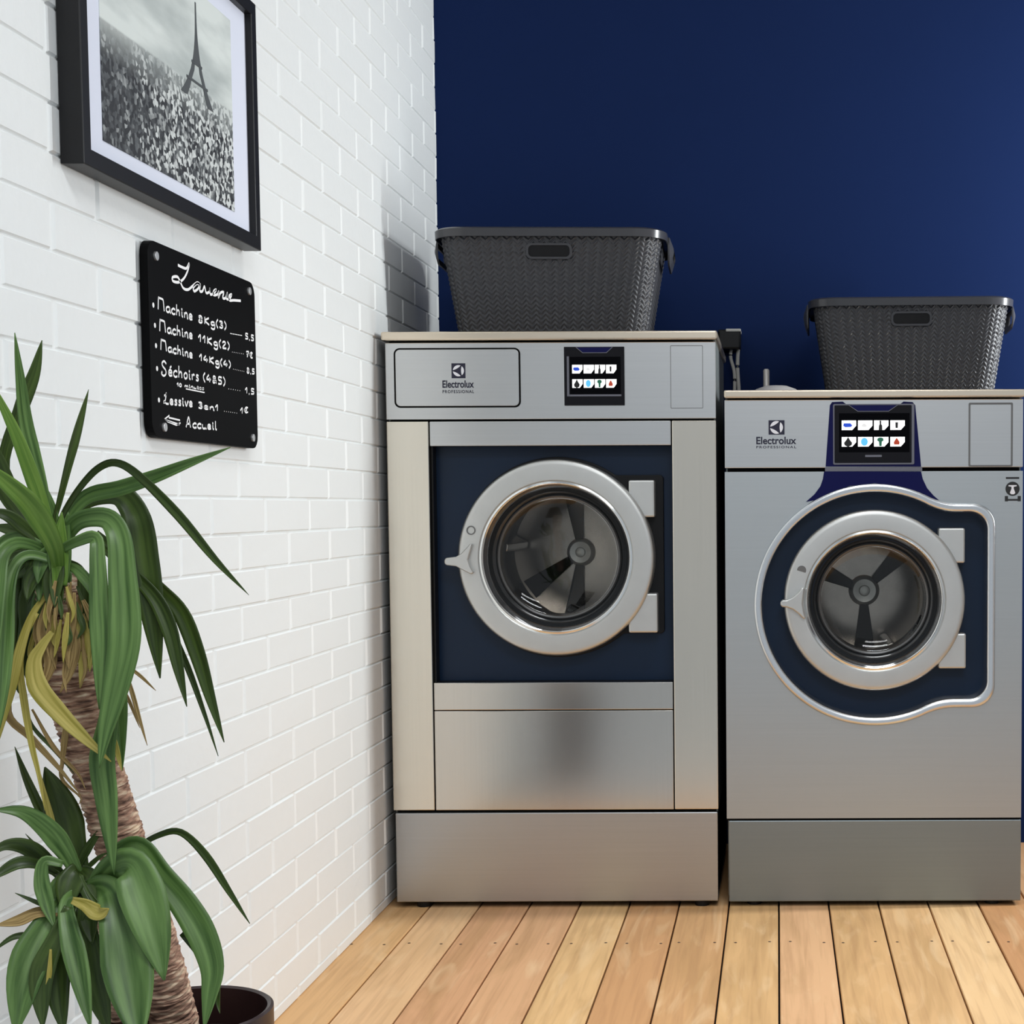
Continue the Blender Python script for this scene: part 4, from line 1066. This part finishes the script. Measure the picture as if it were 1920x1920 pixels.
for i in range(22):                                  # sheathing leaves crowding the heart of the crown
    a_ = rc_.uniform(-0.75, 0.75) if i % 3 else rc_.uniform(-1.6, -0.6)
    l_ = rc_.uniform(70, 150)
    bx, by = 110 + rc_.uniform(-12, 12), 1040 + rc_.uniform(-20, 25)
    ex, ey = bx + math.sin(a_) * l_ * .9, by + math.cos(a_) * l_ * .8
    leaf([(bx, by), (bx + math.sin(a_) * l_ * .42, by + math.cos(a_) * l_ * .15 - 8), (bx + math.sin(a_) * l_ * .78, by + math.cos(a_) * l_ * .45), (ex, ey + 14)],
         rc_.uniform(18, 34), (Ls, Lg, Ls)[i % 3], 1.600 - .0012 * i, 1.585 - .0012 * i, .2, fat=.4)
for (x0_, x1_, dd) in ((120, 128, 1.573), (102, 92, 1.571), (112, 116, 1.568)):
    leaf([(112, 1098), ((112 + x0_) / 2, 1060), (x0_, 1015), (x1_, 960)], 30, Lg if x0_ != 112 else Ln, dd, dd, .1, fat=.35, base=.8)
for pth, w_, m_ in (([(100, 1050), (60, 1055), (36, 1100), (28, 1180), (36, 1265)], 34, Ls), ([(98, 1045), (50, 1030), (22, 1062), (16, 1140), (24, 1240)], 40, Ls), ([(100, 1060), (70, 1075), (50, 1130), (48, 1210)], 30, Ls),
                    ([(104, 1060), (84, 1090), (72, 1150), (66, 1215)], 28, Lg), ([(96, 1030), (40, 1010), (4, 1020), (-20, 1060)], 26, Lg), ([(122, 1050), (150, 1070), (160, 1120), (158, 1190)], 24, Ls)):
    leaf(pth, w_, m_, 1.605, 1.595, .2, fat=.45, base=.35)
# --- yellowing and dead leaves hanging from it
leaf([(92, 1110), (62, 1150), (40, 1210), (26, 1275), (8, 1345), (-4, 1395)], 18, Ly, 1.575, 1.55, .2)
leaf([(70, 1150), (48, 1195), (38, 1250), (46, 1320), (60, 1400), (72, 1450), (84, 1520)], 13, Ly, 1.57, 1.56, .2)
leaf([(98, 1185), (78, 1212), (64, 1242), (72, 1288), (110, 1335), (160, 1385), (208, 1428)], 36, Ly, 1.565, 1.545, .1, fat=.35, base=.25)
leaf([(52, 1180), (35, 1240), (14, 1335), (60, 1385), (110, 1440), (152, 1492)], 14, Lx, 1.59, 1.58, .2)
leaf([(60, 1330), (100, 1400), (145, 1450), (160, 1480)], 8, Lx, 1.60, 1.60, .2)
leaf([(45, 1310), (60, 1360), (100, 1405), (140, 1452)], 7, Ls, 1.61, 1.61, .2)
leaf([(130, 1320), (122, 1380), (115, 1440), (112, 1455)], 12, Lx, 1.60, 1.60, .3)
leaf([(125, 1340), (118, 1420), (116, 1460), (150, 1495), (146, 1510)], 7, Lx, 1.61, 1.61, .2)
leaf([(130, 1130), (150, 1165), (158, 1230), (150, 1290)], 26, Ly, 1.575, 1.57, .2)
leaf([(120, 1150), (140, 1200), (130, 1260), (112, 1300)], 22, Lx, 1.57, 1.565, .2)
leaf([(90, 1130), (80, 1180), (95, 1240), (75, 1300)], 26, Lx, 1.575, 1.57, .2)
leaf([(70, 1130), (55, 1190), (65, 1260), (90, 1320), (100, 1350)], 40, Ls, 1.61, 1.60, .2)
leaf([(60, 1100), (25, 1150), (22, 1230), (35, 1300)], 40, Ls, 1.62, 1.62, .2)
leaf([(50, 1080), (18, 1120), (12, 1190), (30, 1260)], 44, Ls, 1.625, 1.62, .2)
leaf([(165, 1150), (172, 1200), (168, 1260)], 16, Ly, 1.58, 1.57, .2)
leaf([(225, 1240), (260, 1265), (292, 1295)], 6, Lx, 1.62, 1.62, .2)
leaf([(225, 1230), (245, 1290), (262, 1350), (276, 1398)], 8, Lx, 1.62, 1.62, .2)
leaf([(215, 1270), (240, 1310), (262, 1365)], 6, Lx, 1.63, 1.63, .2)
leaf([(210, 1370), (222, 1420), (228, 1445)], 10, Ly, 1.575, 1.57, .2)
rd_ = random.Random(5)
for i in range(38):                                  # dry thatch round the top of the stem
    x, y = rd_.uniform(72, 158), rd_.uniform(1085, 1190)
    cxs = 112 + (y - 1085) * .16
    dx = (x - cxs) * rd_.uniform(.1, .5) + rd_.uniform(-12, 12); l = rd_.uniform(45, 110)
    dd = 1.572 - .0004 * i + abs(x - cxs) / 48 * .022
    leaf([(x, y), (x + dx * .5, y + l * .35), (x + dx, y + l * .7), (x + dx * .7 + rd_.uniform(-10, 10), y + l)], rd_.uniform(6, 15), (Lx, Ly, Lx, Lx, Ls)[i % 5], dd, dd - .004, rd_.uniform(-.4, .4))
# --- lower crown
leaf([(152, 1650), (118, 1590), (82, 1548), (40, 1522), (-15, 1518)], 40, Lg, 1.60, 1.55, .1, fat=.4)
leaf([(150, 1640), (132, 1580), (112, 1510), (84, 1438)], 66, Ls, 1.63, 1.64, .1, fat=.45, base=.5)
leaf([(95, 1560), (72, 1510), (48, 1455), (28, 1400)], 18, Ls, 1.645, 1.65, .3, fat=.3)
leaf([(130, 1660), (88, 1615), (48, 1588), (10, 1585), (-20, 1605)], 32, Ls, 1.61, 1.57, .2, fat=.5)
leaf([(125, 1655), (85, 1605), (48, 1563)], 8, Ls, 1.62, 1.62, .3)
leaf([(110, 1640), (70, 1620), (35, 1618), (0, 1637), (-20, 1655)], 24, Ls, 1.60, 1.56, .2, fat=.5)
leaf([(118, 1620), (84, 1615), (78, 1650), (90, 1700), (104, 1742)], 30, Lg, 1.58, 1.56, .15, fat=.5)
leaf([(215, 1640), (255, 1592), (300, 1565), (340, 1561), (385, 1603), (430, 1672), (468, 1732)], 17, Ls, 1.62, 1.60, (.6, .5), fat=.6)
leaf([(190, 1660), (225, 1600), (262, 1590), (300, 1640), (345, 1695), (380, 1755), (398, 1815), (392, 1870), (382, 1930)], 54, Lg, 1.61, 1.56, .15, fat=.6, base=.6)
leaf([(340, 1750), (378, 1790), (400, 1830), (408, 1880), (412, 1900)], 22, Ls, 1.59, 1.575, .2)
leaf([(165, 1690), (190, 1650), (215, 1628), (245, 1625), (268, 1680), (288, 1750), (308, 1838)], 84, Lg, 1.60, 1.53, .1, fat=.55, base=.3)
leaf([(158, 1672), (182, 1660), (206, 1672), (222, 1720), (238, 1800), (250, 1880), (262, 1960)], 92, Lg, 1.60, 1.50, .1, fat=.6, base=.25)
leaf([(160, 1680), (140, 1676), (124, 1696), (130, 1745), (150, 1830), (170, 1930)], 42, Lg, 1.60, 1.52, .15, fat=.5, base=.3)
leaf([(152, 1680), (118, 1692), (82, 1745), (50, 1820), (28, 1940)], 70, Lg, 1.605, 1.52, .1, fat=.5, base=.25)
leaf([(130, 1700), (105, 1760), (78, 1830), (80, 1930)], 44, Ls, 1.565, 1.53, .15, fat=.5)
leaf([(135, 1700), (112, 1770), (108, 1850), (120, 1940)], 46, Ls, 1.58, 1.55, .15, fat=.5)
leaf([(160, 1680), (165, 1760), (178, 1840), (205, 1940)], 52, Ls, 1.585, 1.57, .15, fat=.5)
leaf([(120, 1700), (75, 1705), (30, 1722), (-15, 1738)], 12, Lx, 1.59, 1.56, .2, fat=.4)
leaf([(110, 1715), (70, 1715), (35, 1730), (-15, 1735)], 14, Lx, 1.57, 1.55, .2)
leaf([(120, 1740), (70, 1752), (25, 1757), (-15, 1785)], 13, Ls, 1.58, 1.55, .2)
leaf([(110, 1710), (65, 1690), (28, 1674)], 8, Ls, 1.59, 1.59, .2)
leaf([(135, 1688), (160, 1697), (185, 1712), (204, 1704)], 30, Ly, 1.545, 1.54, .1, fat=.6)
leaf([(140, 1640), (165, 1590), (196, 1545)], 16, Ls, 1.63, 1.64, .2)
leaf([(150, 1640), (185, 1608), (205, 1598)], 9, Ls, 1.63, 1.64, .2)
leaf([(110, 1600), (98, 1545), (84, 1490), (76, 1450)], 12, Ly, 1.60, 1.605, .2)
leaf([(150, 1640), (170, 1680), (205, 1720), (235, 1745)], 10, Ls, 1.56, 1.55, .2)
leaf([(95, 1780), (92, 1830), (84, 1880)], 9, Ly, 1.545, 1.54, .2)
for (x, y, w_) in ((110, 1665, 50), (140, 1690, 54), (165, 1700, 50), (180, 1660, 46), (130, 1640, 50), (195, 1690, 44)):
    leaf([(150, 1630), ((150 + x) / 2, (1630 + y) / 2), (x, y + 20), (x + (x - 150) * .5, y + 70)], w_, random.choice([Ls, Lg, Ls]), 1.60, 1.575, .2, fat=.35)
